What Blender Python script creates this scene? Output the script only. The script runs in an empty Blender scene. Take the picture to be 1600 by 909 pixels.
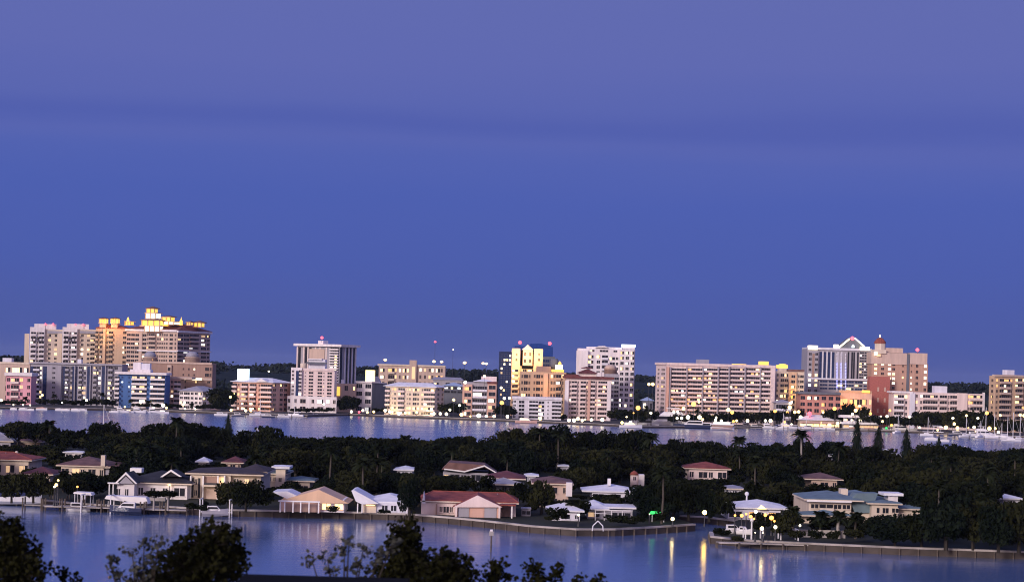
import bpy, math, random
from math import sin, cos, pi, radians, sqrt
from mathutils import Vector, noise

rnd = random.Random(7)
scene = bpy.context.scene
col = scene.collection

# ------------------------------------------------------------------ camera model
F, H, ROLL, CX, CY, YH = 3300.0, 29.0, radians(1.6), 800.0, 454.5, 122.0

def unroll(px, py):
    u, v = px - CX, py - CY
    return u * cos(ROLL) + v * sin(ROLL), -u * sin(ROLL) + v * cos(ROLL)

def at(px, py, Y):
    """world x and z of the point seen at a photo position at a depth"""
    u, v = unroll(px, py)
    return u * Y / F, H - (v - YH) * Y / F

def ground(px, py, z=0.0):
    """world x and depth of the ground point seen at a photo position"""
    u, v = unroll(px, py)
    Y = (H - z) * F / (v - YH)
    return u * Y / F, Y

def proj(x, y, z):
    u, v = x * F / y, YH + (H - z) * F / y
    return CX + u * cos(ROLL) - v * sin(ROLL), CY + u * sin(ROLL) + v * cos(ROLL)

# ------------------------------------------------------------------ materials
def mat(name, c, rough=0.7, var=0.12, scale=0.6, spec=0.3, metal=0.0, streak=False):
    m = bpy.data.materials.new(name)
    m.use_nodes = True
    nt = m.node_tree
    b = nt.nodes['Principled BSDF']
    b.inputs['Roughness'].default_value = rough
    b.inputs['Specular IOR Level'].default_value = spec
    b.inputs['Metallic'].default_value = metal
    tc = nt.nodes.new('ShaderNodeTexCoord')
    mp = nt.nodes.new('ShaderNodeMapping')
    mp.inputs['Scale'].default_value = (1, 1, 0.15) if streak else (1, 1, 1)
    nz = nt.nodes.new('ShaderNodeTexNoise')
    nz.inputs['Scale'].default_value = scale
    nz.inputs['Detail'].default_value = 4
    cr = nt.nodes.new('ShaderNodeValToRGB')
    cr.color_ramp.elements[0].position = 0.3
    cr.color_ramp.elements[1].position = 0.7
    cr.color_ramp.elements[0].color = [min(1, k * (1 - var)) for k in c] + [1]
    cr.color_ramp.elements[1].color = [min(1, k * (1 + var)) for k in c] + [1]
    nt.links.new(tc.outputs['Object'], mp.inputs['Vector'])
    nt.links.new(mp.outputs['Vector'], nz.inputs['Vector'])
    nt.links.new(nz.outputs['Fac'], cr.inputs['Fac'])
    nt.links.new(cr.outputs['Color'], b.inputs['Base Color'])
    return m

def roofmat(name, c, scale=3.0, var=0.25):
    """tiled or seamed roof: rows of tiles as bands on the colour and in the bump"""
    m = mat(name, c, rough=0.75, var=var*1.4, scale=0.5)
    nt = m.node_tree
    b = nt.nodes['Principled BSDF']
    tc = nt.nodes.new('ShaderNodeTexCoord')
    wv = nt.nodes.new('ShaderNodeTexWave')
    wv.inputs['Scale'].default_value = scale
    wv.inputs['Distortion'].default_value = 0.6
    bp = nt.nodes.new('ShaderNodeBump')
    bp.inputs['Strength'].default_value = 0.5
    bp.inputs['Distance'].default_value = 0.06
    nt.links.new(tc.outputs['Object'], wv.inputs['Vector'])
    nt.links.new(wv.outputs['Fac'], bp.inputs['Height'])
    nt.links.new(bp.outputs['Normal'], b.inputs['Normal'])
    return m

def leafmat(name, c1, c2, scale=0.25):
    m = mat(name, c1, rough=0.9, spec=0.03)
    nt = m.node_tree
    cr = [n for n in nt.nodes if n.type == 'VALTORGB'][0]
    cr.color_ramp.elements[0].color = list(c1) + [1]
    cr.color_ramp.elements[1].color = list(c2) + [1]
    nz = [n for n in nt.nodes if n.type == 'TEX_NOISE'][0]
    nz.inputs['Scale'].default_value = scale
    nz.inputs['Detail'].default_value = 6
    gm = nt.nodes.new('ShaderNodeNewGeometry')
    for l in list(nt.links):
        if l.to_node.type == 'MAPPING':
            nt.links.remove(l)
    mp = [n for n in nt.nodes if n.type == 'MAPPING'][0]
    nt.links.new(gm.outputs['Position'], mp.inputs['Vector'])
    return m

def glow(name, c, s):
    m = bpy.data.materials.new(name)
    m.use_nodes = True
    b = m.node_tree.nodes['Principled BSDF']
    b.inputs['Base Color'].default_value = (*[min(0.8, k) for k in c], 1)
    b.inputs['Emission Color'].default_value = (*c, 1)
    b.inputs['Emission Strength'].default_value = s
    return m

M = {
 'white': mat('white_render', (.74, .70, .72), streak=True),
 'white2': mat('cool_white_render', (.66, .66, .74), streak=True),
 'whitepaint': mat('white_paint', (.80, .79, .80), rough=.5, var=.06),
 'cream': mat('cream_render', (.62, .53, .44), streak=True),
 'tan': mat('tan_render', (.52, .40, .34), streak=True),
 'tan2': mat('warm_tan_render', (.50, .36, .25), streak=True),
 'brown': mat('brown_render', (.33, .22, .18), streak=True),
 'pinkw': mat('pinkish_white_render', (.72, .60, .58), streak=True),
 'pink': mat('pink_render', (.70, .36, .42), streak=True),
 'salmon': mat('salmon_render', (.60, .38, .31), streak=True),
 'peach': mat('peach_render', (.66, .45, .30), streak=True),
 'grey': mat('grey_render', (.34, .33, .38), streak=True),
 'dgrey': mat('dark_grey_render', (.13, .14, .17), streak=True),
 'blue': mat('blue_render', (.06, .14, .36), streak=True),
 'crownblue': mat('deep_blue_crown', (.010, .05, .24), rough=.4),
 'brick': mat('red_brick', (.36, .12, .10), var=.25, scale=1.5),
 'drose': mat('dusty_rose_render', (.46, .29, .22), streak=True),
 'redw': mat('red_render', (.50, .24, .20), streak=True),
 'concrete': mat('concrete', (.33, .31, .30), var=.2),
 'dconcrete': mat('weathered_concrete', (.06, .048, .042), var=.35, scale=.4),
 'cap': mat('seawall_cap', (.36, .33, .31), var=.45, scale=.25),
 'navy': mat('navy_canvas', (.02, .03, .10), rough=.8),
 'hull': mat('white_gelcoat', (.78, .78, .80), rough=.3, var=.04, spec=.5),
 'dhull': mat('dark_blue_gelcoat', (.03, .04, .09), rough=.3, spec=.5),
 'wood': mat('weathered_wood', (.10, .08, .065), var=.3, scale=2),
 'metal': mat('galvanised_steel', (.42, .42, .45), rough=.45, metal=.6),
 'dmetal': mat('dark_steel', (.05, .05, .06), rough=.5, metal=.3),
 'alu': mat('white_aluminium', (.72, .72, .75), rough=.4),
 'bark': mat('bark', (.025, .02, .015), var=.35, scale=3),
 'palmbark': mat('palm_bark', (.07, .06, .05), var=.25, scale=3),
 'glass': mat('window_glass', (.018, .02, .03), rough=.25, spec=.35, var=.3),
 'glassb': mat('blue_curtain_glass', (.012, .03, .10), rough=.22, spec=.5, var=.3),
 'black': mat('bitumen_and_gap_black', (.006, .006, .007), rough=.95, spec=.05),
 'slate': roofmat('dark_roof_shingle', (.03, .03, .035)),
 'rred': roofmat('red_clay_tile', (.26, .07, .05)),
 'rmaroon': roofmat('maroon_tile', (.15, .05, .05)),
 'rbrown': roofmat('brown_tile', (.17, .095, .085)),
 'rdark': roofmat('dark_brown_tile', (.06, .045, .045)),
 'rteal': roofmat('blue_green_metal_roof', (.13, .19, .23), scale=1.6, var=.12),
 'rwhite': roofmat('white_tile_roof', (.76, .77, .82), scale=2.2, var=.08),
 'rgrey': roofmat('grey_metal_roof', (.30, .30, .36), scale=1.6, var=.12),
 'rblue': mat('pale_blue_roof', (.25, .33, .50)),
 'leaf': leafmat('broadleaf_foliage', (.004, .006, .003), (.014, .018, .008)),
 'leaf2': leafmat('olive_foliage', (.009, .011, .005), (.030, .033, .013)),
 'leaf3': leafmat('deep_green_foliage', (.003, .006, .004), (.012, .018, .011)),
 'palm': leafmat('palm_fronds', (.008, .012, .006), (.026, .034, .016)),
 'pine': leafmat('pine_foliage', (.007, .011, .008), (.020, .028, .018)),
 'near': leafmat('sea_grape_leaves', (.005, .006, .002), (.020, .021, .007), scale=.6),
 'nearg': leafmat('dusty_grey_leaves', (.03, .034, .03), (.075, .078, .07), scale=.6),
 'far': leafmat('distant_woodland', (.010, .016, .018), (.028, .038, .038), scale=.03),
 'warm': glow('lit_window_warm', (1.0, .68, .30), 2.2),
 'warm2': glow('lit_window_soft', (1.0, .66, .30), .9), 'cool2': glow('lit_window_pale', (.9, .9, .85), .7),
 'lwhite': glow('lit_warm_white', (1.0, .86, .60), 2.2),  # lit windows, and crown parts that glow in place of floodlighting
 'lorange': glow('lit_window_orange', (1.0, .50, .18), 1.0),
 'dimwarm': glow('lit_dim_warm', (1.0, .62, .33), .55),  # dim windows, and wall panels made to glow
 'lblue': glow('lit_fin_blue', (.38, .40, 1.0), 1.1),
 'lgold': glow('gold_glow', (1.0, .56, .10), 1.25),  # emission imitates floodlight on cupolas and finials; also gold windows
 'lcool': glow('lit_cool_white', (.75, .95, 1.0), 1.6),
 'bulbw': glow('lamp_white', (1.0, .86, .60), 4.6),
 'bulby': glow('lamp_yellow', (1.0, .66, .25), 4.0),
 'bulbo': glow('lamp_orange', (1.0, .44, .09), 3.2),
 'bulbys': glow('lamp_yellow_strong', (1.0, .60, .10), 26.0), 'bulbws': glow('lamp_white_strong', (1.0, .76, .32), 17.0),
 'bulbr': glow('beacon_red', (1.0, .10, .14), 2.6),
 'bulbg': glow('lamp_green', (.05, 1.0, .18), .7),
}
def lawnmat():
    m = mat('lawn_grass', (.013, .016, .008), rough=.95, var=.45, scale=.12)
    return m
M['lawn'] = lawnmat()
M['soil'] = mat('town_paving', (.04, .04, .042), rough=.9, var=.3, scale=.05)

# ------------------------------------------------------------------ mesh builder
class MB:
    def __init__(s):
        s.v, s.f, s.m = [], [], []
    def add(s, vs, fs, mi=0):
        n = len(s.v)
        s.v += [tuple(p) for p in vs]
        for f in fs:
            s.f.append(tuple(i + n for i in f)); s.m.append(mi)
        return s
    def box(s, x0, y0, z0, x1, y1, z1, mi=0):
        return s.add([(x0,y0,z0),(x1,y0,z0),(x1,y1,z0),(x0,y1,z0),(x0,y0,z1),(x1,y0,z1),(x1,y1,z1),(x0,y1,z1)],
              [(3,2,1,0),(4,5,6,7),(0,1,5,4),(1,2,6,5),(2,3,7,6),(3,0,4,7)], mi)
    def prism(s, poly, y0, y1, mi=0):
        n = len(poly)
        vs = [(x, y0, z) for x, z in poly] + [(x, y1, z) for x, z in poly]
        fs = [tuple(range(n)), tuple(range(2*n-1, n-1, -1))]
        fs += [(i, n+i, n+(i+1) % n, (i+1) % n) for i in range(n)]
        return s.add(vs, fs, mi)
    def hip(s, x0, x1, y0, y1, z0, z1, inset, mi=0, t=.25):
        """hipped roof with a fascia of height t"""
        w, d = x1-x0, y1-y0
        if w >= d:
            i = min(inset, w/2-.05)
            a, b = (x0+i, (y0+y1)/2, z1), (x1-i, (y0+y1)/2, z1)
        else:
            i = min(inset, d/2-.05)
            a, b = ((x0+x1)/2, y0+i, z1), ((x0+x1)/2, y1-i, z1)
        v = [(x0,y0,z0),(x1,y0,z0),(x1,y1,z0),(x0,y1,z0),(x0,y0,z0+t),(x1,y0,z0+t),(x1,y1,z0+t),(x0,y1,z0+t),a,b]
        f = [(3,2,1,0),(0,1,5,4),(1,2,6,5),(2,3,7,6),(3,0,4,7)]
        if w >= d: f += [(4,5,9,8),(5,6,9),(6,7,8,9),(7,4,8)]
        else: f += [(4,5,8),(5,6,9,8),(6,7,9),(7,4,8,9)]
        return s.add(v, f, mi)
    def lathe(s, prof, n=12, cx=0, cy=0, mi=0, sx=1, sy=1):
        v, f = [], []
        for r, z in prof:
            for k in range(n):
                a = 2*pi*k/n
                v.append((cx+r*cos(a)*sx, cy+r*sin(a)*sy, z))
        for j in range(len(prof)-1):
            for k in range(n):
                f.append((j*n+k, j*n+(k+1) % n, (j+1)*n+(k+1) % n, (j+1)*n+k))
        f.append(tuple(range(n-1, -1, -1)))
        f.append(tuple((len(prof)-1)*n+k for k in range(n)))
        return s.add(v, f, mi)
    def sphere(s, c, r, n=10, mi=0, sz=1):
        pr = [(max(.001, r*sin(pi*j/6)), c[2]-r*sz*cos(pi*j/6)) for j in range(7)]
        return s.lathe(pr, n, c[0], c[1], mi)
    def tube(s, p0, p1, r0, r1=None, n=6, mi=0):
        r1 = r0 if r1 is None else r1
        p0, p1 = Vector(p0), Vector(p1)
        d = (p1-p0).normalized()
        a = d.orthogonal().normalized(); b = d.cross(a)
        v = []
        for p, r in ((p0, r0), (p1, r1)):
            for k in range(n):
                t = 2*pi*k/n
                v.append(p + a*r*cos(t) + b*r*sin(t))
        f = [(k, (k+1) % n, n+(k+1) % n, n+k) for k in range(n)]
        f += [tuple(range(n-1, -1, -1)), tuple(range(n, 2*n))]
        return s.add(v, f, mi)
    def mesh(s, name, mats, smooth=False):
        me = bpy.data.meshes.new(name)
        me.from_pydata(s.v, [], s.f)
        for m in (mats if isinstance(mats, (list, tuple)) else [mats]):
            me.materials.append(m)
        me.polygons.foreach_set('material_index', s.m)
        if smooth:
            me.polygons.foreach_set('use_smooth', [True]*len(s.f))
        me.update()
        return me
    def build(s, name, mats, parent=None, loc=(0,0,0), rz=0, smooth=False):
        return link(name, s.mesh(name, mats, smooth), parent, loc, rz)

def link(name, data, parent=None, loc=(0,0,0), rz=0, scale=None):
    o = bpy.data.objects.new(name, data)
    col.objects.link(o)
    o.location = loc
    if rz: o.rotation_euler = (0, 0, rz)
    if scale: o.scale = scale
    if parent: o.parent = parent
    return o

def tag(o, label=None, cat=None, group=None, kind=None):
    if label: o['label'] = label
    if cat: o['category'] = cat
    if group: o['group'] = group
    if kind: o['kind'] = kind
    return o

def thing(name, label, cat, loc=(0,0,0), rz=0, group=None):
    return tag(link(name, None, None, loc, rz), label, cat, group)

_cache = {}
def cached(key, fn):
    if key not in _cache: _cache[key] = fn()
    return _cache[key]

# ------------------------------------------------------------------ buildings
BAY = {'w': 1.0, 'W': 1.6, 's': .8, 'b': 1.8, 'B': 2.6, 'r': 1.6, 'g': .7, 'p': .3, '.': .6, ',': .25}
FOOT = []       # footprints (x, y, radius) so that trees keep clear
class Bld:
    def __init__(s, name, label, cat, x0, x1, ytop, Y, theta=0, side=None, sidepx=0, D=16, z0=1.2, group=None, wall='white', body=True, ybase=None):
        s.k, s.Y, s.z0 = Y/F, Y, z0
        vb = YH + (H-z0)*F/Y
        ym = (ytop + CY + vb)/2
        u0, u1 = unroll(x0, ym)[0], unroll(x1, ym)[0]
        s.th = radians(theta)
        s.c = cos(s.th)
        sn = sin(s.th)
        s.side = side
        rz = -s.th if side == 'R' else s.th
        s.rz = rz
        if side == 'R':
            cx, cy = u1*s.k, Y
            s.W = (F*cx-u0*cy)/(F*s.c+u0*sn)
            us = unroll(x1+sidepx, ym)[0]
            s.D = (us*cy-F*cx)/(F*sn-us*s.c) if sidepx else D
            s.rx, Y = cx-s.W/2*s.c, cy+s.W/2*sn
        else:
            cx, cy = u0*s.k, Y
            s.W = (u1*cy-F*cx)/(F*s.c-u1*sn)
            us = unroll(x0-sidepx, ym)[0]
            s.D = (us*cy-F*cx)/(-F*sn-us*s.c) if sidepx else D
            s.rx, Y = cx+s.W/2*s.c, cy+s.W/2*sn
        s.Y = Y; s.k = Y/F; s.s_ = sin(rz)
        s.o = thing(name, label, cat, (s.rx, Y, z0), rz, group)
        s.wall = M[wall]; s.wins = []; s.bals = []; s.x0, s.x1, s.ytop = x0, x1, ytop
        s.h = s.L((x0+x1)/2, ytop)[1]
        cx, cy = s.rx - sin(rz)*s.D/2, Y + cos(rz)*s.D/2
        FOOT.append((cx, cy, .5*max(s.W, s.D)*1.05))
        if body:
            MB().box(-s.W/2, 0, 0, s.W/2, s.D, s.h).build('wall', s.wall, s.o)
    def L(s, px, py, y=0):
        u, v = unroll(px, py)
        rx, ry = s.rx-s.s_*y, s.Y+s.c*y
        x = (u*ry-F*rx)/(F*s.c-u*s.s_)
        return x, H-(v-YH)*(ry+x*s.s_)/F - s.z0
    def box(s, part, px0, py0, px1, py1, y0, y1, m, parent=None, ex=0):
        ax, az = s.L(px0, (py0+(py1 or py0))/2, y0)[0], s.L((px0+px1)/2, py0, y0)[1]
        bx, bz = s.L(px1, (py0+(py1 or py0))/2, y0)[0], (s.L((px0+px1)/2, py1, y0)[1] if py1 is not None else 0)
        if ax > bx: ax, bx = bx, ax
        return MB().box(ax-ex, y0, bz, bx+ex, y1, az).build(part, M[m], parent or s.o)
    def prism(s, part, pts, y0, y1, m, parent=None):
        return MB().prism([s.L(*p, y0) for p in pts], y0, y1).build(part, M[m], parent or s.o)
    def hip(s, part, px0, px1, pyE, pyR, y0, y1, m, inset=None, parent=None, over=.5, t=.3):
        xm = (px0+px1)/2
        a, b = s.L(px0, pyE, y0)[0]-over, s.L(px1, pyE, y0)[0]+over
        z0, z1 = s.L(xm, pyE, y0)[1], s.L(xm, pyR, (y0+y1)/2)[1]
        ro = MB().hip(a, b, y0-over, y1+over, z0, z1, (y1-y0)/2+over if inset is None else inset, 0, t).build(part, M[m], parent or s.o)
        if s.z0 > 1.25 and m != 'rwhite':
            f = MB().box(a-.06, y0-over-.1, z0-.08, b+.06, y0-over-.01, z0+.16)
            f.box(a-.1, y0-over, z0-.08, a-.01, y1+over, z0+.16).box(b+.01, y0-over, z0-.08, b+.1, y1+over, z0+.16)
            f.build('fascia', M['cream'], ro)
            iw = (b-a)/2-.1 if (y1-y0)/2+over > (b-a)/2 else ((y1-y0)/2+over if inset is None else inset)
            if b-a > y1-y0+2*over:
                iw = min((y1-y0)/2+over if inset is None else inset, (b-a)/2-.05); ym_ = (y0+y1)/2
                MB().tube((a+iw, ym_, z1), (b-iw, ym_, z1), .13, n=5).tube((a, y0-over, z0+t), (a+iw, ym_, z1), .11, n=5).tube((b, y0-over, z0+t), (b-iw, ym_, z1), .11, n=5).build('ridge_cap', M[m], ro)
                MB().tube((b-iw-1.5, ym_-1.2, z1-1), (b-iw-1.5, ym_-1.2, z1-.1), .12).build('vent_pipe', M['grey'], ro)
        return ro
    def cornice(s, part, m, h=.8, over=.6, py=None):
        z = s.h if py is None else s.L(s.x0, py)[1]
        return MB().box(-s.W/2-over, -over, z-h*.2, s.W/2+over, s.D+over, z+h*.8).build(part, M[m], s.o)
    def lathe(s, part, px, pyb, prof, y, m, n=12, parent=None):
        """prof: (radius in px, photo y)"""
        pr = [(max(.01, r*s.k), s.L(px, py, y)[1]) for r, py in prof]
        x = s.L(px, pyb, y)[0]
        return MB().lathe(pr, n).build(part, M[m], parent or s.o, (x, y, 0), smooth=n > 8)
    def face(s, n, pat, px0=None, py0=None, px1=None, py1=None, y=0, side=None, glass='glass', par=None, reps=1, inset=(0, 0), pm=None, depth=1.3):
        """windows, balconies, piers of one face. pat: bay letters."""
        pat = pat*reps
        par = par or s.wall
        if isinstance(par, str): par = M[par]
        pm = M[pm] if pm else s.wall
        if side:
            a, b = inset[0], s.D-inset[1]
            ys = s.L(s.x1 if side == 'R' else s.x0, py0 if py0 is not None else s.ytop)[1]
            zt = ys if py0 is not None else s.h
            zb = s.L(s.x1, py1)[1] if py1 is not None else 0
        else:
            xm = ((px0 if px0 is not None else s.x0)+(px1 if px1 is not None else s.x1))/2
            zt = s.L(xm, py0)[1] if py0 is not None else s.h
            zb = s.L(xm, py1)[1] if py1 is not None else 0
            ymid = (py0 or s.ytop)+10
            a = s.L(px0, ymid)[0] if px0 is not None else -s.W/2
            b = s.L(px1, ymid)[0] if px1 is not None else s.W/2
            a += inset[0]; b -= inset[1]
        sh = (zt-zb)/n
        tot = sum(BAY[c] for c in pat)
        un = (b-a)/tot
        rz = 0 if not side else (pi/2 if side == 'R' else -pi/2)
        def T(t, z):
            if not side: return (t, y, z)
            return (s.W/2, t, z) if side == 'R' else (-s.W/2, s.D-t, z)
        t = a
        for c in pat:
            w = BAY[c]*un
            m = t+w/2
            if c == 'p':
                q = link('pilaster', cached(('p', round(w, 1), round(zt-zb, 1), pm.name), lambda: MB().box(-w/2, -.45, 0, w/2, .05, zt-zb).mesh('pilaster', pm)), s.o, T(m, zb), rz)
            elif c == 'g':
                q = link('glass_strip', cached(('g', round(w, 1), round(zt-zb, 1), glass), lambda: MB().box(-w*.42, -.06, .2, w*.42, .05, (zt-zb)-.3).mesh('glass_strip', M[glass])), s.o, T(m, zb), rz)
            elif c in 'wWsbBr':
                fw, fh, f0 = {'w': (.62, .5, .27), 'W': (.86, .55, .24), 's': (.42, .36, .34), 'b': (.95, .74, .04), 'B': (.95, .74, .04), 'r': (.92, .66, .12)}[c]
                for k in range(n):
                    z = zb+k*sh
                    s.wins.append([w*fw, sh*fh, T(m, z+sh*f0), rz, glass, c])
                    if c in 'bB':
                        s.bals.append([w*.985, min(1.05, sh*.34), depth, T(m, z), rz, par])
            t += w
        return s
    def wpx(s, loc):
        x, y, z = loc
        return proj(s.rx + x*cos(s.rz)-y*sin(s.rz), s.Y + x*sin(s.rz)+y*cos(s.rz), z+s.z0)
    def done(s, lit=(), p=0.0, seed=1, mats=('warm', 'warm2', 'dimwarm', 'cool2', 'lwhite')):
        r = random.Random(seed)
        for w in s.wins:
            w.append(None)
            if r.random() < p+.03: w[-1] = r.choice(mats)
        for L in lit:
            px, py, m = L[:3]; n = L[3] if len(L) > 3 else 1
            ws = sorted(s.wins, key=lambda w: (s.wpx(w[2])[0]-px)**2 + (s.wpx(w[2])[1]-py)**2)
            for w in ws[:n]: w[-1] = m
        def wmesh(w):
            g = w[-1] or w[4]
            dx, dz = round(w[0], 1), round(w[1], 1)
            def mk():
                if w[-1] and dx > 1.6:
                    e = dx*(.35+.5*((int(w[2][0]*7+w[2][2]*3)) % 5)/5)
                    mb = MB().box(-dx/2, -.07, 0, -dx/2+e, .03, dz*.92).box(-dx/2+e, -.07, 0, dx/2, .03, dz, 2)
                    mb.box(-dx/2, -.07, dz*.92, -dx/2+e, .03, dz, 2)
                else:
                    mb = MB().box(-dx/2, -.07, 0, dx/2, .03, dz)
                q_ = max(2, int(dx/1.3))
                for i_ in range(1, q_): mb.box(-dx/2+i_*dx/q_-.05, -.11, 0, -dx/2+i_*dx/q_+.05, -.05, dz, 1)
                if w[5] not in 'bB':
                    mb.box(-dx/2-.12, -.2, -.14, dx/2+.12, .02, -.0, 1)
                    mb.box(-dx/2-.08, -.14, dz, dx/2+.08, .02, dz+.1, 1)
                return mb.mesh('window', [M[g], s.wall, M['glass']])
            return cached(('w', dx, dz, g, w[5] in 'bB', s.wall.name, int(w[2][0]*7+w[2][2]*3) % 5 if w[-1] else 0), mk)
        def bmesh_(b):
            dx, hp, dp = round(b[0], 1), round(b[1], 1), b[2]
            def mk():
                mb = MB().box(-dx/2, -dp, -.2, dx/2, -.08, 0)
                mb.box(-dx/2, -dp, 0, dx/2, -dp+.12, hp)
                mb.box(-dx/2, -dp+.12, 0, -dx/2+.12, -.08, hp)
                mb.box(dx/2-.12, -dp+.12, 0, dx/2, -.08, hp)
                return mb.mesh('balcony', b[5])
            return cached(('b', dx, hp, dp, b[5].name), mk)
        for name, items, fm, li in (('window', s.wins, wmesh, 2), ('balcony', s.bals, bmesh_, 3)):
            items.sort(key=lambda w: (-(1 if name == 'window' and w[-1] else 0), -w[0]*w[1], -w[li][2]))
            for w in items[:100 if len(items) <= 100 else 99]:
                link(name, fm(w), s.o, w[li], w[li+1])
            rest = items[99:] if len(items) > 100 else []
            if rest:
                mb, ms = MB(), []
                for w in rest:
                    me = fm(w); idx = []
                    for m_ in me.materials:
                        if m_ not in ms: ms.append(m_)
                        idx.append(ms.index(m_))
                    ca, sa = cos(w[li+1]), sin(w[li+1]); l = w[li]
                    base = len(mb.v)
                    mb.v += [(l[0]+v.co.x*ca-v.co.y*sa, l[1]+v.co.x*sa+v.co.y*ca, l[2]+v.co.z) for v in me.vertices]
                    for pl in me.polygons:
                        mb.f.append(tuple(i+base for i in pl.vertices)); mb.m.append(idx[pl.material_index])
                o = mb.build(name, ms, s.o)
                o['kind'] = 'stuff'
        return s

def beacon(px, py, Y, label, m='bulbr', r=.9, base=None):
    """aviation light on a short mast standing on a roof"""
    x, z = at(px, py, Y)
    zb = base if base is not None else z-3.0
    t = thing('beacon_light', label, 'beacon', (x, Y, zb), 0, 'red beacon lights on the rooftops')
    MB().tube((0,0,0), (0,0,z-zb), .12).build('mast', M['dmetal'], t)
    MB().sphere((0,0,z-zb), r*.72).build('lamp_head', M[m], t, smooth=True)
# ------------------------------------------------------------------ the skyline, west to east
# far left low cream block with rooftop box
b = Bld('apartment_building', 'low cream block behind the small pink building, grey box on its roof', 'building', -40, 46, 566, 1240, D=14, wall='tan')
b.box('rooftop_box', 4, 559, 18, 566, 3, 9, 'white2')
b.box('parapet', -40, 565, 46, 568, -.4, -.05, 'cream')
b.face(4, 'wWw.wWw', py0=570).done([(3, 578, 'warm', 2), (35, 575, 'warm'), (42, 577, 'lwhite')], .06, 3)

# twin cream towers
def twin(x0, label, beac, off):
    b = Bld('condo_tower', label, 'condo tower', x0, x0+55, 514, 1300, theta=14, side=None, D=18, wall='cream', group='twin cream condo towers')
    b.box('bay_wall', x0+1, 511, x0+24, None, -1.6, -.02, 'white')
    b.box('rooftop_box', x0+8, 506, x0+42, 514, 4, 12, 'white')
    b.box('rooftop_screen', x0+28, 517, x0+54, 521, -.9, -.04, 'grey')
    b.box('stepped_wing', x0-7, 521, x0, None, 3, 14, 'cream')
    b.face(15, 'bwb', px0=x0+2, px1=x0+23, py0=517, y=-1.6, par='white')
    b.face(15, '.w.wb', px0=x0+25, px1=x0+55, py0=521, par='cream')
    for i, px in enumerate((x0+4, x0+9, x0+14, x0+19)):
        b.box('pergola_beam', px, 527, px+1.2, 533, -3.2, -1.7, 'dmetal')
    b.done(off, .02, x0)
    for px, py, l in beac: beacon(px, py, 1306, l, r=.95)
    return b
twin(46, 'cream condo tower with white balcony bays, the western of the twin pair', [(71, 506.5, 'red beacon, westernmost of the four on the twin cream towers'), (83, 506.5, 'red beacon, second from the west on the twin cream towers')], [(88, 548, 'dimwarm'), (90, 556, 'warm')])
twin(97, 'cream condo tower with white balcony bays beside the tan hotel tower', [(118, 507, 'red beacon, third from the west on the twin cream towers'), (130, 507, 'red beacon, easternmost on the twin cream towers')], [(126, 549, 'lwhite', 2), (135, 549, 'warm')])

# peach tower with two lit cupolas
b = Bld('hotel_tower', 'peach tower with two glowing square cupolas on an orange roof', 'hotel tower', 148, 199, 513, 1290, D=22, wall='tan2')
b.hip('roof', 150, 199, 513, 506, 0, 20, 'rred', inset=5)
for cx_ in (160.5, 178.5):
    b.box('cupola_wall', cx_-5, 504, cx_+5, 512, -.3, 6, 'peach')
    b.box('cupola_glow', cx_-5.4, 498, cx_+5.4, 505, -.4, 6.2, 'lgold')  # glowing box imitates the floodlighting of the cupola
    for q in (-6, -2, 1.2, 5.2): b.box('lantern_column', cx_+q, 498, cx_+q+.9, 505, -1, -.45, 'peach')
    b.box('lantern_sill', cx_-6.6, 504.4, cx_+6.6, 505.6, -1.2, 6.6, 'peach')
    b.hip('cupola_roof', cx_-6.8, cx_+6.8, 498, 495, -1.4, 7, 'rbrown', over=.1, t=.2)
b.box('lit_column', 161, 514, 165, None, -1.1, -.03, 'peach')
b.face(15, 'bwb', px0=149, px1=161, py0=516, par='tan2')
b.face(15, 'wb', px0=166, px1=177, py0=516, par='tan2')
b.face(15, '.w', px0=186, px1=199, py0=516, par='tan2')
b.done([(192, 551, 'lwhite', 2), (164, 520, 'lorange')], .03, 5)

# big tan hotel with golden crown
b = Bld('hotel_tower', 'broad tan hotel tower crowned by glowing golden cupolas above a maroon roof', 'hotel tower', 196, 276, 516, 1275, theta=24, side='R', sidepx=51, wall='tan')
b.box('cornice', 195, 514.5, 276, 517.5, -1.1, -.03, 'white')
MB().box(b.W/2+.03, -1.0, b.h-.9, b.W/2+1.1, b.D+.6, b.h+.3).build('cornice', M['white'], b.o)
MB().hip(-b.W/2-.8, b.W/2+.8, -.8, b.D+.8, b.h+.32, b.h+4.6, 7).build('roof', M['rmaroon'], b.o)
def crown(px, pb, pt, w, y0, y1, m='lgold'):
    b.box('cupola_glow', px-w+.8, pt, px+w-.8, pb, y0+.7, y1, m)  # emissive core stands in for floodlight falling on the crown
    n = max(2, int(w/4))
    for i in range(n+1): b.box('lantern_column', px-w+i*(2*w-1)/n, pt, px-w+1+i*(2*w-1)/n, pb, y0-.2, y0+.4, 'peach')
    b.box('lantern_cornice', px-w-.6, pt-.6, px+w+.6, pt+.5, y0-.5, y1+.3, 'peach'); b.box('lantern_sill', px-w-.3, pb-.7, px+w+.3, pb+.3, y0-.4, y1+.2, 'peach')
crown(237, 518, 509, 12, -2.6, 2.5, 'lwhite')
crown(235, 509, 500, 14.5, 1, 12)
b.box('lantern_plinth', 218, 508.2, 252, 510, -.2, .8, 'peach'); b.hip('cupola_roof', 218.5, 251, 500.3, 497, 0, 13, 'rbrown', over=.1, t=.2)
crown(234.5, 498, 489, 8, 3, 10, 'lwhite')
crown(234.5, 489, 482, 6.5, 4, 9)
b.hip('cupola_roof', 227.5, 241.5, 482, 478.5, 3.5, 9.5, 'rbrown', over=.1, t=.2)
crown(263, 507, 502.5, 8.5, 4, 12, 'lwhite'); crown(259, 502, 495, 7, 5, 11)
b.hip('cupola_roof', 251, 267, 495, 492.5, 4.6, 11.4, 'rbrown', over=.1, t=.2)
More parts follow.
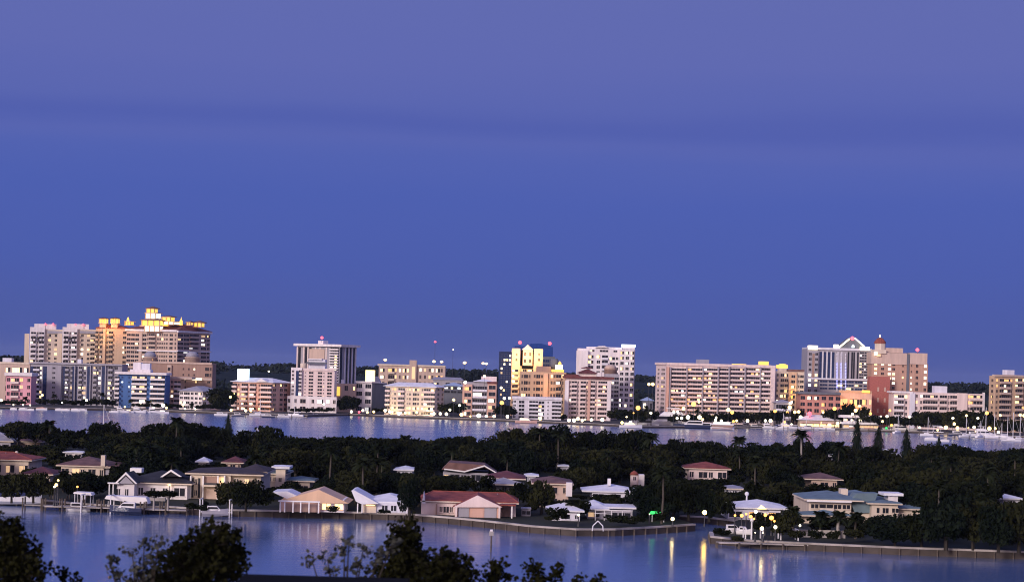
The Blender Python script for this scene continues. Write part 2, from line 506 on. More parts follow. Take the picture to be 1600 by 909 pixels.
crown(199, 508, 502, 4.5, 3, 8); b.lathe('finial', 200, 502, [(2.4, 502), (1.6, 498), (.2, 495)], 5, 'lgold', 8)
b.lathe('finial', 283, 505, [(2.6, 508), (2.6, 502), (.9, 499), (.1, 495)], 9, 'lgold', 8)
crown(294, 508, 503.5, 3.4, 13, 17); b.hip('cupola_roof', 290, 298.5, 503.5, 501, 12.6, 17.4, 'rbrown', over=.1, t=.2)
crown(308, 511, 504, 6.2, 20, 25); b.hip('cupola_roof', 301, 315, 504, 500.5, 19.4, 25.4, 'rbrown', over=.1, t=.2)
b.face(12, 'WWW.ppW', px0=198, px1=229, py0=520, py1=600, par='tan')
b.face(12, 'wbb', px0=229, px1=244, py0=520, py1=600, par='tan')
b.face(12, 'pwwwww.W.w', px0=244, px1=276, py0=520, py1=600, par='tan')
b.face(12, 'WWB.Ww', py0=520, py1=600, side='R', par='tan')
b.box('string_course', 214, 547, 276, 549, -.9, -.03, 'white')
MB().box(b.W/2+.03, -.5, b.L(276, 549)[1], b.W/2+.9, b.D+.2, b.L(276, 547)[1]).build('string_course', M['white'], b.o)
b.done([(232, 543, 'lorange'), (319, 537, 'lwhite', 2), (322, 520, 'dimwarm')], .02, 9)

# domed brown podium wing in front of the hotel
b = Bld('hotel_building', 'brown lower hotel wing with two pale domes below the golden-crowned tower', 'hotel building', 212, 331, 566, 1248, D=16, wall='brown')
for px, r in ((234.5, 10), (300.5, 10.5)):
    b.lathe('drum', px, 566, [(r+1.5, 566), (r+1.5, 559), (r+2, 558.9), (r+2, 557.6)], 6, 'tan', 16)
    b.lathe('dome', px, 557, [(r-.5, 557.4), (r-.8, 554), (r-3, 551), (r-6.5, 549.3), (.1, 548.8)], 6, 'rgrey', 16)
    b.box('lit_arch', px-3, 560, px+4, 563, 2.2, 3, 'lorange')
b.box('parapet', 212, 565, 331, 568, -.5, -.03, 'tan')
b.box('centre_bay', 261, 570, 268, None, -1.2, -.02, 'tan')
b.face(7, 'W', px0=262, px1=267, py0=572, y=-1.2)
b.face(7, 's.s.s', px0=284, px1=306, py0=572)
b.face(7, 'Ww', px0=320, px1=331, py0=572)
b.done([(311, 563, 'lwhite')], .03, 4)

# long grey block
b = Bld('apartment_building', 'long grey eight-storey block with dark recesses below the cream twin towers', 'building', 47, 190, 569, 1222, D=18, wall='grey')
b.box('roof_slab', 45, 567, 191, 569.5, -1.2, 18.6, 'grey')
b.box('stair_wall', 74, 571, 96, None, -1.4, -.03, 'grey')
for a, c in ((46, 52), (66, 73), (97, 102), (112, 121), (135, 143), (158, 166)):
    b.box('recess_glazing', a+.5, 572, c-.5, 632, -.12, -.02, 'glassb')
b.face(8, 'Bw', px0=52, px1=66, py0=571, par='white2')
b.face(8, 's', px0=80, px1=90, py0=571, y=-1.4)
for a in (102, 123, 146, 169): b.face(8, 'BwW', px0=a, px1=a+11.5 if a != 169 else 184, py0=571, par='grey')
for px in (117, 141.5, 165): b.box('pilaster', px-.8, 571, px+.8, None, -1.2, -.03, 'grey')
b.box('rooftop_box', 121, 561, 127, 568, 4, 8, 'white2')
b.done([(71, 579, 'warm'), (62, 589, 'lwhite', 2), (70, 616, 'warm', 2), (132, 575, 'warm'), (148, 575, 'dimwarm'), (152, 586, 'warm', 2), (101, 601, 'lwhite'), (101, 607, 'lwhite'), (101, 613, 'lwhite'), (127, 609, 'warm', 4), (130, 613, 'dimwarm', 3), (165, 602, 'lwhite', 2), (171, 608, 'warm', 3), (166, 619, 'lwhite', 2), (136, 624, 'lwhite')], .03, 6)

# pink villa block
b = Bld('apartment_building', 'small pink four-storey building under a flat white roof', 'building', 9, 48, 586, 1195, D=14, wall='pink')
b.box('roof_slab', 7, 582, 50, 587, -1.2, 14.8, 'white')
b.face(4, 'wbw.w', py0=588, par='pinkw')
b.done([(27, 597, 'dimwarm', 3), (33, 599, 'lorange')], .05, 8)

# blue and white stepped condo
b = Bld('apartment_building', 'blue-walled condo block with white balconies and a white rooftop box', 'building', 184, 258, 583, 1192, D=16, wall='blue')
b.box('roof_slab', 179, 581.5, 260, 585, -2.2, 16.8, 'white')
b.box('rooftop_box', 208, 566, 220, 582, 3, 9, 'white'); b.box('rooftop_box', 220.3, 567.5, 234, 582, 3.4, 9, 'white2')
b.box('rooftop_ledge', 203, 577, 235, 581.4, 1, 10, 'white')
b.face(7, 'b', px0=180, px1=187, py0=586, par='white', depth=1.8)
b.face(7, 'BB', px0=206, px1=230, py0=586, par='white', depth=1.8)
b.face(7, 'BB', px0=235, px1=258, py0=586, par='white', depth=1.8)
b.face(7, 's.s', px0=188, px1=205, py0=586, glass='glassb')
b.done([(194, 596, 'lcool', 1), (203, 608, 'lwhite', 1), (214, 610, 'warm', 2), (225, 609, 'warm2', 2), (233, 611, 'lwhite', 1), (222, 588, 'dimwarm', 2), (240, 588, 'dimwarm', 1), (255, 590, 'warm', 1), (219, 628, 'lwhite', 1)], .02, 2)

# brownish pink wing and hip roofed white block
b = Bld('apartment_building', 'narrow dusty-pink block between the blue condo and the white hip-roofed one', 'building', 255, 282, 590, 1212, D=14, wall='salmon')
b.box('parapet', 254, 588.5, 300, 592, -.4, 14.3, 'tan')
b.face(6, 'bwb', py0=593, par='pinkw').done([(264, 614, 'dimwarm', 2)], .05, 4)
b = Bld('apartment_building', 'brown stepped block with lit entry lights above the white hip-roofed building', 'building', 282, 331, 592, 1232, D=14, wall='brown')
b.box('parapet', 281, 590, 331, 593.5, -.6, -.03, 'tan')
b.box('lit_canopy', 300, 590.5, 315, 593.5, -1.6, -.7, 'lwhite'); b.box('lit_canopy', 281, 590, 289, 593, -1.6, -.7, 'lwhite')
b.face(5, 's.s.s').done([], .04, 5)
b = Bld('apartment_building', 'low white hip-roofed block with four storeys of square windows', 'building', 280, 316, 611, 1186, theta=28, side='R', sidepx=29, wall='white')
MB().hip(-b.W/2-1, b.W/2+1, -1, b.D+1, b.h, b.h+3.0, 6).build('roof', M['rgrey'], b.o)
b.face(4, 'wWwww', par='white'); b.face(4, 'w.w.w', side='R')
b.done([(287, 629, 'warm', 2), (289, 633, 'lwhite')], .05, 3)

# pink building with lit white box
b = Bld('apartment_building', 'salmon five-storey building with a white hip roof and glowing white rooftop box', 'building', 363, 425, 597, 1190, theta=22, side='R', sidepx=28, wall='salmon')
MB().hip(-b.W/2-1.2, b.W/2+1.2, -1.2, b.D+1.2, b.h, b.h+2.6, 7).build('roof', M['rwhite'], b.o)
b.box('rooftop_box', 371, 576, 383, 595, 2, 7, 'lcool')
b.prism('roof_gable', [(400, 596), (408, 591), (417, 596)], -1.4, 5, 'rwhite')
b.face(6, 'bw.B.B.wBb', par='pinkw', py0=598); b.face(6, 'w.ww.', side='R', py0=598)
b.done([(384, 627, 'dimwarm', 2), (388, 632, 'warm', 2), (392, 640, 'lwhite', 2), (382, 641, 'lwhite', 2), (363, 622, 'warm'), (376, 607, 'dimwarm')], .05, 5)

# white condo with glazed slot
b = Bld('condo_building', 'pale lavender condo with a dark glazed slot and cream cylinder on its roof', 'condo building', 455, 522, 577, 1205, D=18, wall='pinkw')
b.box('stair_tower', 455, 574, 472, None, -1.5, -.03, 'white')
b.box('glass_slot', 462, 579, 466.5, 624, -1.62, -1.5, 'glassb')
b.box('podium_wall', 449, 619, 526, None, -2.6, -1.6, 'white')
b.lathe('roof_drum', 474, 576, [(5, 577), (5, 568), (4, 567)], 3, 'cream', 14)
b.box('penthouse', 482, 561, 508, 577, 3, 14, 'white2')
b.box('penthouse_roof', 479, 565.5, 510, 568.5, .5, 2.9, 'dgrey')
b.box('penthouse_roof', 481, 560, 503, 562, 2, 14.5, 'white')
b.box('parapet', 473, 575.5, 522, 579, -.5, -.03, 'pinkw')
b.face(8, 'w', px0=455.5, px1=461, py0=577, py1=624, y=-1.5); b.face(8, 'W', px0=467, px1=472, py0=577, py1=624, y=-1.5)
b.face(8, 's.W..Ws.W.', px0=475, px1=522, py0=580, py1=622)
b.face(2, 'w.w.W..w.W.w.w', px0=449, px1=526, py0=621, y=-2.6)
b.done([(470, 617, 'lwhite'), (505, 630, 'lwhite', 2), (503, 625, 'dimwarm')], .03, 6)

# striped tower
b = Bld('condo_tower', 'tall grey tower striped by vertical fins under a flat overhanging white roof', 'condo tower', 464, 530, 541, 1300, theta=26, side='R', sidepx=25, wall='grey')
MB().box(-b.W/2-2, -2, b.h, b.W/2+2, b.D+2, b.h+1.5).build('roof_slab', M['white'], b.o)
b.box('rooftop_box', 497, 532, 505, 538, 6, 12, 'white')
b.face(1, 'pg.pgpg.,p,,,p..p.', px0=464, px1=515, py0=542, py1=605, pm='pinkw')
b.box('centre_panel', 483, 545, 507, 566, -.5, -.46, 'tan')
b.face(16, 'bb', px0=516, px1=530, py0=542, py1=610, par='white')
b.face(1, 'g.pgpgpgp', py0=542, side='R', pm='white2')
b.done([(527, 560, 'warm', 2), (527, 572, 'warm', 3), (527, 577, 'lwhite', 2), (527, 589, 'warm')], .02, 7)
beacon(503, 527.5, 1310, 'red beacon on the roof of the grey striped tower', r=1.3)

# low tan building lit yellow
b = Bld('apartment_building', 'low tan building with a yellow-lit wall at the foot of the striped tower', 'building', 520, 556, 599, 1235, D=12, wall='tan')
b.box('yellow_wall_glow', 523, 604, 531, 618, -.4, -.03, 'lgold')  # glowing slab stands in for the yellow light on the wall
b.box('rooftop_box', 533, 593, 538, 599, 2, 5, 'white2')
b.face(3, '.w.s', px0=532).done([], .04, 3)

# white block with grey flank
b = Bld('apartment_building', 'white four-storey block with a blank dark grey flank and lit roof terrace', 'building', 556, 580, 597, 1228, theta=40, side='R', sidepx=24, wall='white')
b.box('roof_slab', 555, 595.5, 581, 597.5, -.8, 6, 'white')
MB().box(b.W/2+.02, .3, 0, b.W/2+.3, b.D, b.h-.3).build('flank_cladding', M['dgrey'], b.o)
MB().prism([(-3, b.h), (0, b.h+3.6), (3, b.h)], 6, b.D-1).build('roof_gable', M['rgrey'], b.o)
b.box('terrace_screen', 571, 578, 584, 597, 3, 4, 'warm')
b.face(4, 'W.W', par='white'); b.done([], .05, 4)

# long tan block at the back
b = Bld('apartment_building', 'long tan block standing behind, with a central stair tower and yellow lit windows', 'building', 591, 695, 571, 1420, D=15, wall='tan')
b.box('stair_tower', 640, 562.5, 651, None, -2, 6, 'tan'); b.box('lit_stair_slot', 643.5, 573, 648.5, 592, -2.2, -2.02, 'dimwarm')
b.box('parapet', 590, 569.5, 696, 572, -.6, -.03, 'cream')
b.face(6, 'w', px0=592, px1=603, py0=573); b.face(6, '.Bw.w.Ww', px0=604, px1=639, py0=573, par='cream'); b.face(6, '.w.w.ww.Ww.', px0=652, px1=695, py0=573, par='cream')
b.done([(597, 576, 'warm'), (597, 581, 'warm'), (597, 586, 'warm'), (597, 591, 'warm'), (614, 582, 'lorange', 2), (623, 582, 'lwhite'), (633, 574, 'warm', 2), (667, 583, 'dimwarm'), (686, 588, 'lorange', 2), (600, 592, 'lwhite', 2), (685, 575, 'lwhite')], .06, 9)

# cream six-storey with white hip roof
b = Bld('apartment_building', 'cream six-storey waterfront building under a long white hip roof', 'building', 602, 680, 604, 1195, theta=16, side='R', sidepx=13, wall='cream')
MB().hip(-b.W/2-1.2, b.W/2+1.2, -1.2, b.D+1.2, b.h, b.h+2.4, 6).build('roof', M['rwhite'], b.o)
b.face(6, 'b.sw.B.sw.Ww.wBb', par='pinkw', py0=605); b.face(6, '.w.w', side='R', py0=605)
b.done([(621, 606, 'lorange', 2), (634, 606, 'dimwarm', 2), (678, 608, 'warm'), (636, 644, 'warm', 3), (650, 643, 'warm', 2), (625, 645, 'lwhite', 1), (675, 645, 'lwhite', 2), (611, 641, 'lwhite', 2)], .07, 11)

# dark low block with blue-grey roof
b = Bld('office_building', 'low dark glass block with a blue-grey roof beside the cream building', 'office building', 693, 724, 603, 1240, D=14, wall='dgrey')
b.hip('roof', 692, 725, 603, 597, 0, 14, 'rblue', inset=3)
b.face(2, 'WWW', py1=615).done([(716, 602, 'lcool')], .1, 4)
b = Bld('office_building', 'pale grey shed roof far back between the long tan block and the salmon one', 'office building', 676, 722, 594, 1330, D=14, wall='grey')
b.hip('roof', 675, 723, 594, 589, 0, 14, 'rgrey', inset=2); b.face(3, 'w.w.w').done([], .05, 2)

# salmon building
b = Bld('apartment_building', 'salmon-piered building with grey balconies between and a white hip roof', 'building', 723, 776, 597, 1205, D=16, wall='grey')
b.box('pier_wall', 723, 600, 738, None, -1.5, -.03, 'salmon'); b.box('pier_wall', 762, 597, 776, None, -1.5, -.03, 'salmon')
b.hip('roof', 741, 770, 596.5, 591.5, -1, 16, 'rwhite', inset=5)
b.box('rooftop_box', 752, 588, 776, 596.4, 5, 12, 'pinkw')
b.box('roof_tiles', 761, 596, 777, 599.5, -1.9, -.02, 'rmaroon')
b.face(5, 'B', px0=738.5, px1=761, py0=601, par='white2', depth=1.4)
b.face(5, 'W', px0=725, px1=737, py0=602, y=-1.5); b.face(5, 'W', px0=763, px1=775, py0=600, y=-1.5)
b.done([(730, 606, 'lorange'), (730, 637, 'warm', 2), (731, 645, 'lwhite', 2), (769, 641, 'dimwarm')], .05, 7)

# dark glass tower with blue crown
b = Bld('office_tower', 'dark glass office tower with a deep blue crown behind the golden gabled one', 'office tower', 779, 866, 556, 1300, D=24, wall='dgrey')
b.box('glass_shaft', 780, 549, 800, None, -1, -.03, 'glassb')
b.box('blue_crown', 804, 541, 864, 556, 1, 22, 'crownblue')
b.prism('blue_crown', [(826, 541), (829, 536.5), (846, 536.5), (862, 541)], 2, 20, 'crownblue')
b.face(14, 'wwww', px0=782, px1=799, py0=552, y=-1, glass='glassb')
b.face(12, 'WWW', px0=845, px1=865, py0=560, glass='glassb')
b.done([(797, 550, 'lwhite'), (797, 559, 'lwhite'), (789, 567, 'lwhite', 2), (797, 567, 'lwhite', 2), (785, 582, 'dimwarm')], .06, 12)
beacon(812.5, 535, 1302, 'red beacon on the blue-crowned glass tower, above the golden gable', r=1.5)
beacon(859, 536.5, 1302, 'red beacon on the blue-crowned glass tower, at its far corner', r=1.5)

# golden gabled tower
b = Bld('condo_tower', 'tower with a floodlit golden top of three bays and a central gable', 'condo tower', 800, 850, 572, 1265, D=18, wall='tan2')
b.box('side_bay', 800, 544, 813, None, -1.2, 8, 'peach'); b.box('side_bay', 834.5, 545, 848.5, None, -1.2, 8, 'peach')
b.box('centre_bay', 817, 546, 832, 571, -.6, 8, 'peach'); b.box('dark_band', 815, 571, 833, 576, -.3, -.04, 'black')  # black strip puts the balcony gap's shade into colour
b.prism('gable', [(815.5, 546), (824.5, 538.5), (833.5, 546)], -1, 7, 'cream')
b.box('dark_slot', 813.1, 547, 816.9, 574, 3, 7, 'black'); b.box('dark_slot', 832.1, 547, 834.4, 574, 3, 7, 'black')  # black boxes darken the gaps between the bays
b.face(2, '.w.', px0=802, px1=812, py0=550, py1=566, y=-1.2); b.face(2, '.w.', px0=837, px1=847, py0=550, py1=566, y=-1.2); b.face(2, 'w.w', px0=818, px1=831, py0=548, py1=569, y=-.6)
b.face(9, 'b.', px0=800, px1=813, py0=575, y=-1.2, par='peach'); b.face(9, 'wbw', px0=815, px1=850, py0=575, par='tan2')
b.done([(806, 590, 'warm', 2), (806, 597, 'lwhite', 2), (804, 583, 'lwhite')], .05, 8)

# tan block with mission cupola
b = Bld('condo_building', 'tan mid-rise with a glowing cupola on its corner and an orange-lit pier', 'condo building', 812, 884, 581, 1228, D=18, wall='tan2')
b.box('lit_pier', 850, 583, 856.5, None, -1.1, -.03, 'peach')
b.box('cupola_wall', 862, 577, 881, 581, -.5, 7, 'lgold'); b.box('cupola_glow', 868, 570, 879, 577, 1, 6, 'lwhite'); b.lathe('finial', 874.5, 570, [(2.6, 570.5), (2.6, 567), (.2, 564)], 3.5, 'lgold', 8)  # cupola wall, core and finial glow in place of floodlight
b.box('rooftop_box', 838, 572, 861, 581, 4, 12, 'brown')
b.lathe('roof_wheel', 866, 576, [(5.5, 576), (6.5, 569), (6.5, 563), (5, 560)], 12, 'dgrey', 16)
b.face(7, 'wWw.', px0=814, px1=832, py0=583); b.face(7, 'wWw', px0=833, px1=849, py0=583); b.face(7, '.wwbw.', px0=857, px1=884, py0=583, par='tan2')
b.done([(820, 618, 'warm', 2), (858, 583, 'warm'), (876, 563, 'warm')], .05, 13)

# low white five-storey
b = Bld('apartment_building', 'low lavender-white five-storey block on the water with dark loggias', 'building', 801, 877, 623, 1186, D=16, wall='white2')
b.box('roof_slab', 800, 620, 878, 624, -.7, 16.5, 'white2')
b.face(5, 'w.r..Br.s.B', py0=625, par='white2')
b.done([(846, 643, 'lwhite', 2), (845, 638, 'lorange'), (843, 653, 'warm')], .02, 4)

# red-roofed pinkish tower
b = Bld('condo_building', 'pinkish-white nine-storey condo with red tile roofs and balcony columns', 'condo building', 884, 955, 591, 1200, D=20, wall='pinkw')
b.box('roof', 880, 588, 960, 591.5, -1.6, 21, 'rmaroon')
b.box('roof', 882, 584.5, 904, 587.9, -.8, 12, 'rmaroon')
b.hip('roof', 904, 932, 583, 576, 2, 14, 'rmaroon', inset=5)
b.hip('roof', 910, 924, 575.5, 572.5, 5, 11, 'rmaroon', inset=3)
b.box('penthouse_wall', 905, 583, 931, 588, 3, 13, 'pinkw'); b.box('penthouse_wall', 932, 581.5, 938, 588, 2, 8, 'white'); b.box('penthouse_wall', 940, 581, 944, 588, 2, 8, 'white')
b.box('corner_bay', 883, 594, 889, None, -1.2, -.03, 'white'); b.box('corner_bay', 949, 596, 955, None, -1.2, -.03, 'white')
b.box('pilaster', 919, 594, 923, None, -1.3, -.03, 'salmon')
b.face(9, 'wBw.Bw', px0=889.5, px1=919, py0=594, par='pinkw'); b.face(9, 'Bw.BB', px0=923, px1=949, py0=594, par='pinkw')
b.done([(937, 634, 'warm', 3), (932, 630, 'dimwarm', 2), (943, 605, 'warm'), (947, 614, 'warm')], .04, 6)

# white tower with blank flank
b = Bld('condo_tower', 'white tower with a blank side wall, dark window bays and a cool-lit rooftop box', 'condo tower', 902, 991, 545, 1270, D=22, wall='white')
b.box('blank_wing', 901, 547.5, 919, None, -2.5, -.03, 'white')
b.box('rooftop_box', 917, 542, 972, 545, 3, 15, 'white')
b.prism('roof_arch', [(930, 543), (935, 540.5), (945, 540.3), (951, 543)], -.4, 5, 'white')
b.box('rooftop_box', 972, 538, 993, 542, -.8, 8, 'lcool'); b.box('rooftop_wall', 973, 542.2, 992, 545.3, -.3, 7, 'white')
b.box('east_bay', 968, 546, 991, None, -1.4, -.03, 'white')
b.face(1, 'w.W.w', px0=921, px1=966, py0=545.5, py1=551)
b.face(12, 'W.', px0=919, px1=931, py0=553); b.face(12, 'W.B', px0=932, px1=950, py0=553, par='white2'); b.face(12, 'Ww', px0=952, px1=967, py0=556)
b.face(13, 'W.W.W', px0=969, px1=991, py0=547, y=-1.4)
b.done([(921, 560, 'warm', 2), (921, 566, 'lwhite', 2), (921, 553, 'warm', 3), (956, 557, 'warm'), (970, 553, 'lorange', 2), (982, 549, 'warm', 2), (989, 556, 'warm', 2), (989, 577, 'dimwarm'), (985, 606, 'warm'), (985, 623, 'warm'), (971, 632, 'lwhite', 3)], .04, 10)

# brown domed turret tower
b = Bld('condo_building', 'slim grey-brown building capped by a brown dome in front of the white tower', 'condo building', 945, 967, 584, 1240, D=16, wall='grey')
b.lathe('drum', 954, 584, [(10, 584.5), (10, 578), (10.6, 577.8), (10.6, 576)], 8, 'brown', 16)
b.lathe('dome', 954, 576, [(9.6, 576), (9, 573), (6.8, 570.6), (3, 569.3), (.1, 569)], 8, 'tan', 16)
b.face(10, 'wW', px0=955, px1=967, py0=588).done([], .06, 4)

# small blue-roofed house near the marina
b = Bld('waterfront_house', 'small dark house with a pale blue roof at the foot of the long condo', 'house', 1004, 1020, 626, 1190, D=9, wall='dgrey')
b.hip('roof', 1003, 1021, 626, 620, 0, 9, 'rblue', inset=3)
b.face(2, 'w.w').done([(1009, 629, 'lwhite')], 0, 1)

# long condo slab
b = Bld('condo_building', 'long pinkish condo slab, thirteen rows of dark balconies facing the marina', 'condo building', 1041, 1211, 571, 1195, theta=8, side='L', sidepx=17, wall='pinkw')
b.box('parapet', 1041, 568.5, 1212, 572.5, -.8, -.03, 'pinkw')
MB().box(-b.W/2-.7, -.8, b.h-.4, -b.W/2-.03, b.D+.5, b.h+.9).build('parapet', M['pinkw'], b.o)
for a, p in ((1047, 1048.5), (1073, 1074.5), (1098, 1099.5), (1122, 1123.5), (1139, 1140.5), (1164, 1165.5), (1188, 1189.5)): b.box('fin_wall', a, 573, p, None, -1.7, -.03, 'grey')
b.box('end_pier', 1042, 573, 1046, None, -1.9, -.03, 'salmon'); b.box('end_pier', 1205, 575, 1211.5, None, -1.9, -.03, 'pinkw')
for a, c, pt in ((1049, 1073, 'BBB'), (1075, 1098, 'BBB'), (1100, 1122, 'BBB'), (1124, 1139, 'BB'), (1141, 1164, 'BBB'), (1166, 1188, 'BBB'), (1190, 1205, 'BB')):
    b.face(13, pt, px0=a, px1=c, py0=574, par='pinkw', depth=1.6)
b.face(13, '.w.W.', py0=574, side='L')
b.box('rooftop_box', 1047, 567.5, 1054, 571, 3, 8, 'pinkw'); b.box('rooftop_box', 1093, 561.5, 1108, 571.5, 3, 12, 'grey')
b.box('glowing_roof_box', 1148, 568.5, 1166, 573, 2, 9, 'lgold'); b.box('glowing_roof_box', 1190, 564.5, 1201, 570, 2, 9, 'lgold'); b.box('rooftop_box', 1186, 570, 1205, 574, 2, 9, 'cream')  # gold boxes glow in place of floodlighting on the cupolas
b.done([(1034, 590, 'dimwarm'), (1036, 606, 'lorange'), (1105, 582, 'lcool'), (1111, 588, 'warm', 2), (1084, 592, 'warm'), (1099, 594, 'lorange', 2), (1111, 604, 'warm', 2), (1148, 605, 'lwhite'), (1154, 607, 'lorange'), (1184, 584, 'warm', 2), (1195, 590, 'lwhite', 2), (1179, 601, 'warm'), (1199, 601, 'lwhite'), (1055, 613, 'warm', 2), (1070, 618, 'lcool', 2), (1112, 620, 'dimwarm', 3), (1122, 626, 'lorange', 2), (1156, 616, 'lcool', 2), (1174, 617, 'lorange'), (1183, 627, 'warm', 2), (1199, 629, 'lwhite'), (1104, 626, 'lwhite'), (1048, 625, 'lorange'), (1157, 631, 'lorange', 2), (1094, 626, 'warm', 2), (1078, 632, 'lorange', 2)], .012, 14, ('warm', 'dimwarm', 'lorange'))

# tan tower right of the slab
b = Bld('condo_building', 'tan nine-storey condo with a glowing rooftop cupola beside the long slab', 'condo building', 1213, 1256, 580, 1225, D=16, wall='cream')
b.box('glowing_roof_box', 1215, 570, 1231, 575, 1, 8, 'lgold'); b.lathe('lantern_cap', 1223, 570, [(7, 570), (5, 568.6), (.2, 568)], 4.5, 'lgold', 10); b.box('lantern_base', 1217, 575, 1229, 580, 1, 7, 'cream')  # cupola box and cap glow instead of being floodlit
b.box('roof', 1231, 577, 1257, 580, -.8, 16, 'rbrown')
b.box('bay_wall', 1233, 581, 1245, None, -1.3, -.03, 'peach')
b.face(10, 'w.WWp', px0=1213, px1=1233, py0=582, par='cream'); b.face(10, '.W.', px0=1233, px1=1245, py0=584, y=-1.3); b.face(10, 'wW', px0=1246, px1=1256, py0=584)
b.done([(1240, 612, 'warm', 2), (1239, 620, 'lgold', 2), (1226, 622, 'warm', 2), (1240, 630, 'lwhite')], .08, 6)
b = Bld('parking_garage', 'small grey open-decked parking garage behind the palms near the tan condo', 'garage', 1212, 1236, 629, 1190, D=10, wall='grey')
b.hip('roof', 1211, 1237, 629, 624, 0, 10, 'rgrey', inset=4); b.face(3, 'B', par='white2').done([], 0, 1)

# blue-lit striped tower with illuminated pediment
b = Bld('office_tower', 'blue-striped glass tower with an illuminated pediment gable on its roof', 'office tower', 1260, 1362, 546, 1260, D=24, wall='grey')
b.box('roof_slab', 1262, 543.5, 1362, 547, -.8, 24, 'white2')
b.box('west_bay', 1262, 548, 1279, None, -1.3, -.03, 'grey'); b.box('dark_band', 1269, 552, 1272.5, 592, -1.45, -1.3, 'brown')
b.box('glowing_roof_box', 1264, 539.5, 1278, 546, -1.6, 4, 'lwhite'); b.box('glowing_roof_box', 1345, 541.5, 1359, 547, -1.6, 4, 'lwhite')
b.box('lit_lamp_box', 1304, 538, 1310, 543.4, 0, 4, 'lwhite')
def bar(p0, p1):
    (x0, z0), (x1, z1) = b.L(*p0), b.L(*p1)
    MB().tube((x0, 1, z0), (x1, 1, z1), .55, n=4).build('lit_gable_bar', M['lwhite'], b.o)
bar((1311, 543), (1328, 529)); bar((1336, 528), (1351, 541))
b.prism('pediment', [(1310, 544), (1331, 527.5), (1354, 544)], 1.8, 22, 'dgrey')
b.lathe('pediment_lamp', 1333, 541, [(2.2, 543), (2.2, 540), (.2, 538)], .6, 'lcool', 10)
b.face(1, 'gpgpgpg.p.p', px0=1280, px1=1316, py0=549, py1=592, pm='white2', glass='glassb')
b.face(1, 'g.gg.g', px0=1324, px1=1342, py0=549, py1=592, pm='white2')
for px in (1307, 1313.5, 1320.5):
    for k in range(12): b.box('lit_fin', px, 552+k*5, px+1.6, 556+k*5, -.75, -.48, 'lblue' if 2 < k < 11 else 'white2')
b.face(14, 'w.w', px0=1262.5, px1=1278.5, py0=549, y=-1.3); b.face(10, 'WWw', px0=1343, px1=1362, py0=549, py1=592)
b.box('string_course', 1262, 591, 1362, 593.5, -1.9, -1.46, 'white2')
b.face(3, 'WWWWWW', px0=1280, px1=1362, py0=594, py1=610, glass='glassb')
b.done([(1266, 594, 'lwhite', 2), (1275, 594, 'warm', 3), (1271, 601, 'lcool', 2), (1325, 571, 'warm', 2), (1350, 569, 'lwhite'), (1351, 596, 'lwhite', 2), (1343, 603, 'warm'), (1280, 607, 'warm'), (1326, 612, 'warm')], .05, 15)
beacon(1332, 528.5, 1262, 'red beacon at the tip of the illuminated pediment gable', r=1.7)

# tan podium lit warm
b = Bld('hotel_building', 'warm-lit tan podium between the blue-striped tower and red hotel front', 'hotel building', 1312, 1362, 612, 1215, D=18, wall='tan')
b.box('parapet', 1311, 610, 1362, 613, -.5, -.03, 'tan2')
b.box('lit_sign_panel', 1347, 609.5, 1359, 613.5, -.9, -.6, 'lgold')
b.face(3, 'B.WBW.w', py0=620, glass='dimwarm', par='peach').done([(1335, 625, 'lorange', 3)], .2, 3)

# red hotel
b = Bld('hotel_tower', 'red brick and tan hotel with a red-capped octagonal turret', 'hotel tower', 1361, 1449, 567, 1245, D=22, wall='drose')
b.box('upper_wall', 1361, 551, 1417, 569, -.6, 20, 'tan'); b.box('upper_wall', 1422, 551.5, 1449, 569, -.6, 20, 'tan')
b.box('upper_wall', 1383, 543.5, 1411, 551, 2, 16, 'tan')
b.box('brick_wing', 1359, 588, 1391, None, -8, -.03, 'brick'); 
b.lathe('turret', 1375, 551, [(8.5, 552), (8.5, 536)], 3, 'cream', 8)
b.lathe('turret_roof', 1375, 536, [(9.8, 536.3), (8.6, 533), (5, 529), (.8, 526.8), (.3, 524)], 3, 'rred', 8)
b.lathe('finial', 1375, 525, [(.9, 526.9), (1.2, 524.9), (.2, 522.5)], 3, 'lwhite', 8)
b.box('turret_base', 1365, 546, 1385, 552, -1.6, 8, 'cream'); b.box('lit_niche', 1366, 550, 1371, 555, -2, -1.65, 'lwhite'); b.box('lit_niche', 1370, 553, 1376, 556.5, -2, -1.65, 'dimwarm')
b.box('seam_slot', 1417.5, 553, 1421.5, None, -.5, -.04, 'dgrey')
b.face(12, '.w.w.ww.', px0=1361, px1=1404, py0=558, py1=646); b.face(12, '.s.', px0=1405, px1=1417, py0=558); b.face(12, 's.w..w', px0=1422, px1=1449, py0=558)
b.face(4, '.s.s..', px0=1361, px1=1391, py0=600, y=-8, glass='tan')
L = [(1369, y, 'warm') for y in (565.5, 572, 577.5, 583, 589)]+[(1377, 563.5, 'lwhite', 2), (1365, 583, 'lwhite'), (1382, 564, 'dimwarm')]
L += [(1392.5, y, 'lwhite') for y in (566, 573, 579, 584, 589.5)]+[(1397, 588, 'warm'), (1398, 565, 'dimwarm'), (1404, 588, 'warm'), (1397, 599, 'lwhite', 2)]
L += [(1421+.5, y, 'lwhite') for y in (590, 596, 602, 607)]+[(1440.5, y, 'lwhite') for y in (561, 574, 585, 596.5, 602.5)]
b.done(L, 0, 16)
beacon(1433.5, 546.5, 1246, 'red beacon on the east corner of the red hotel roof', r=1.5)

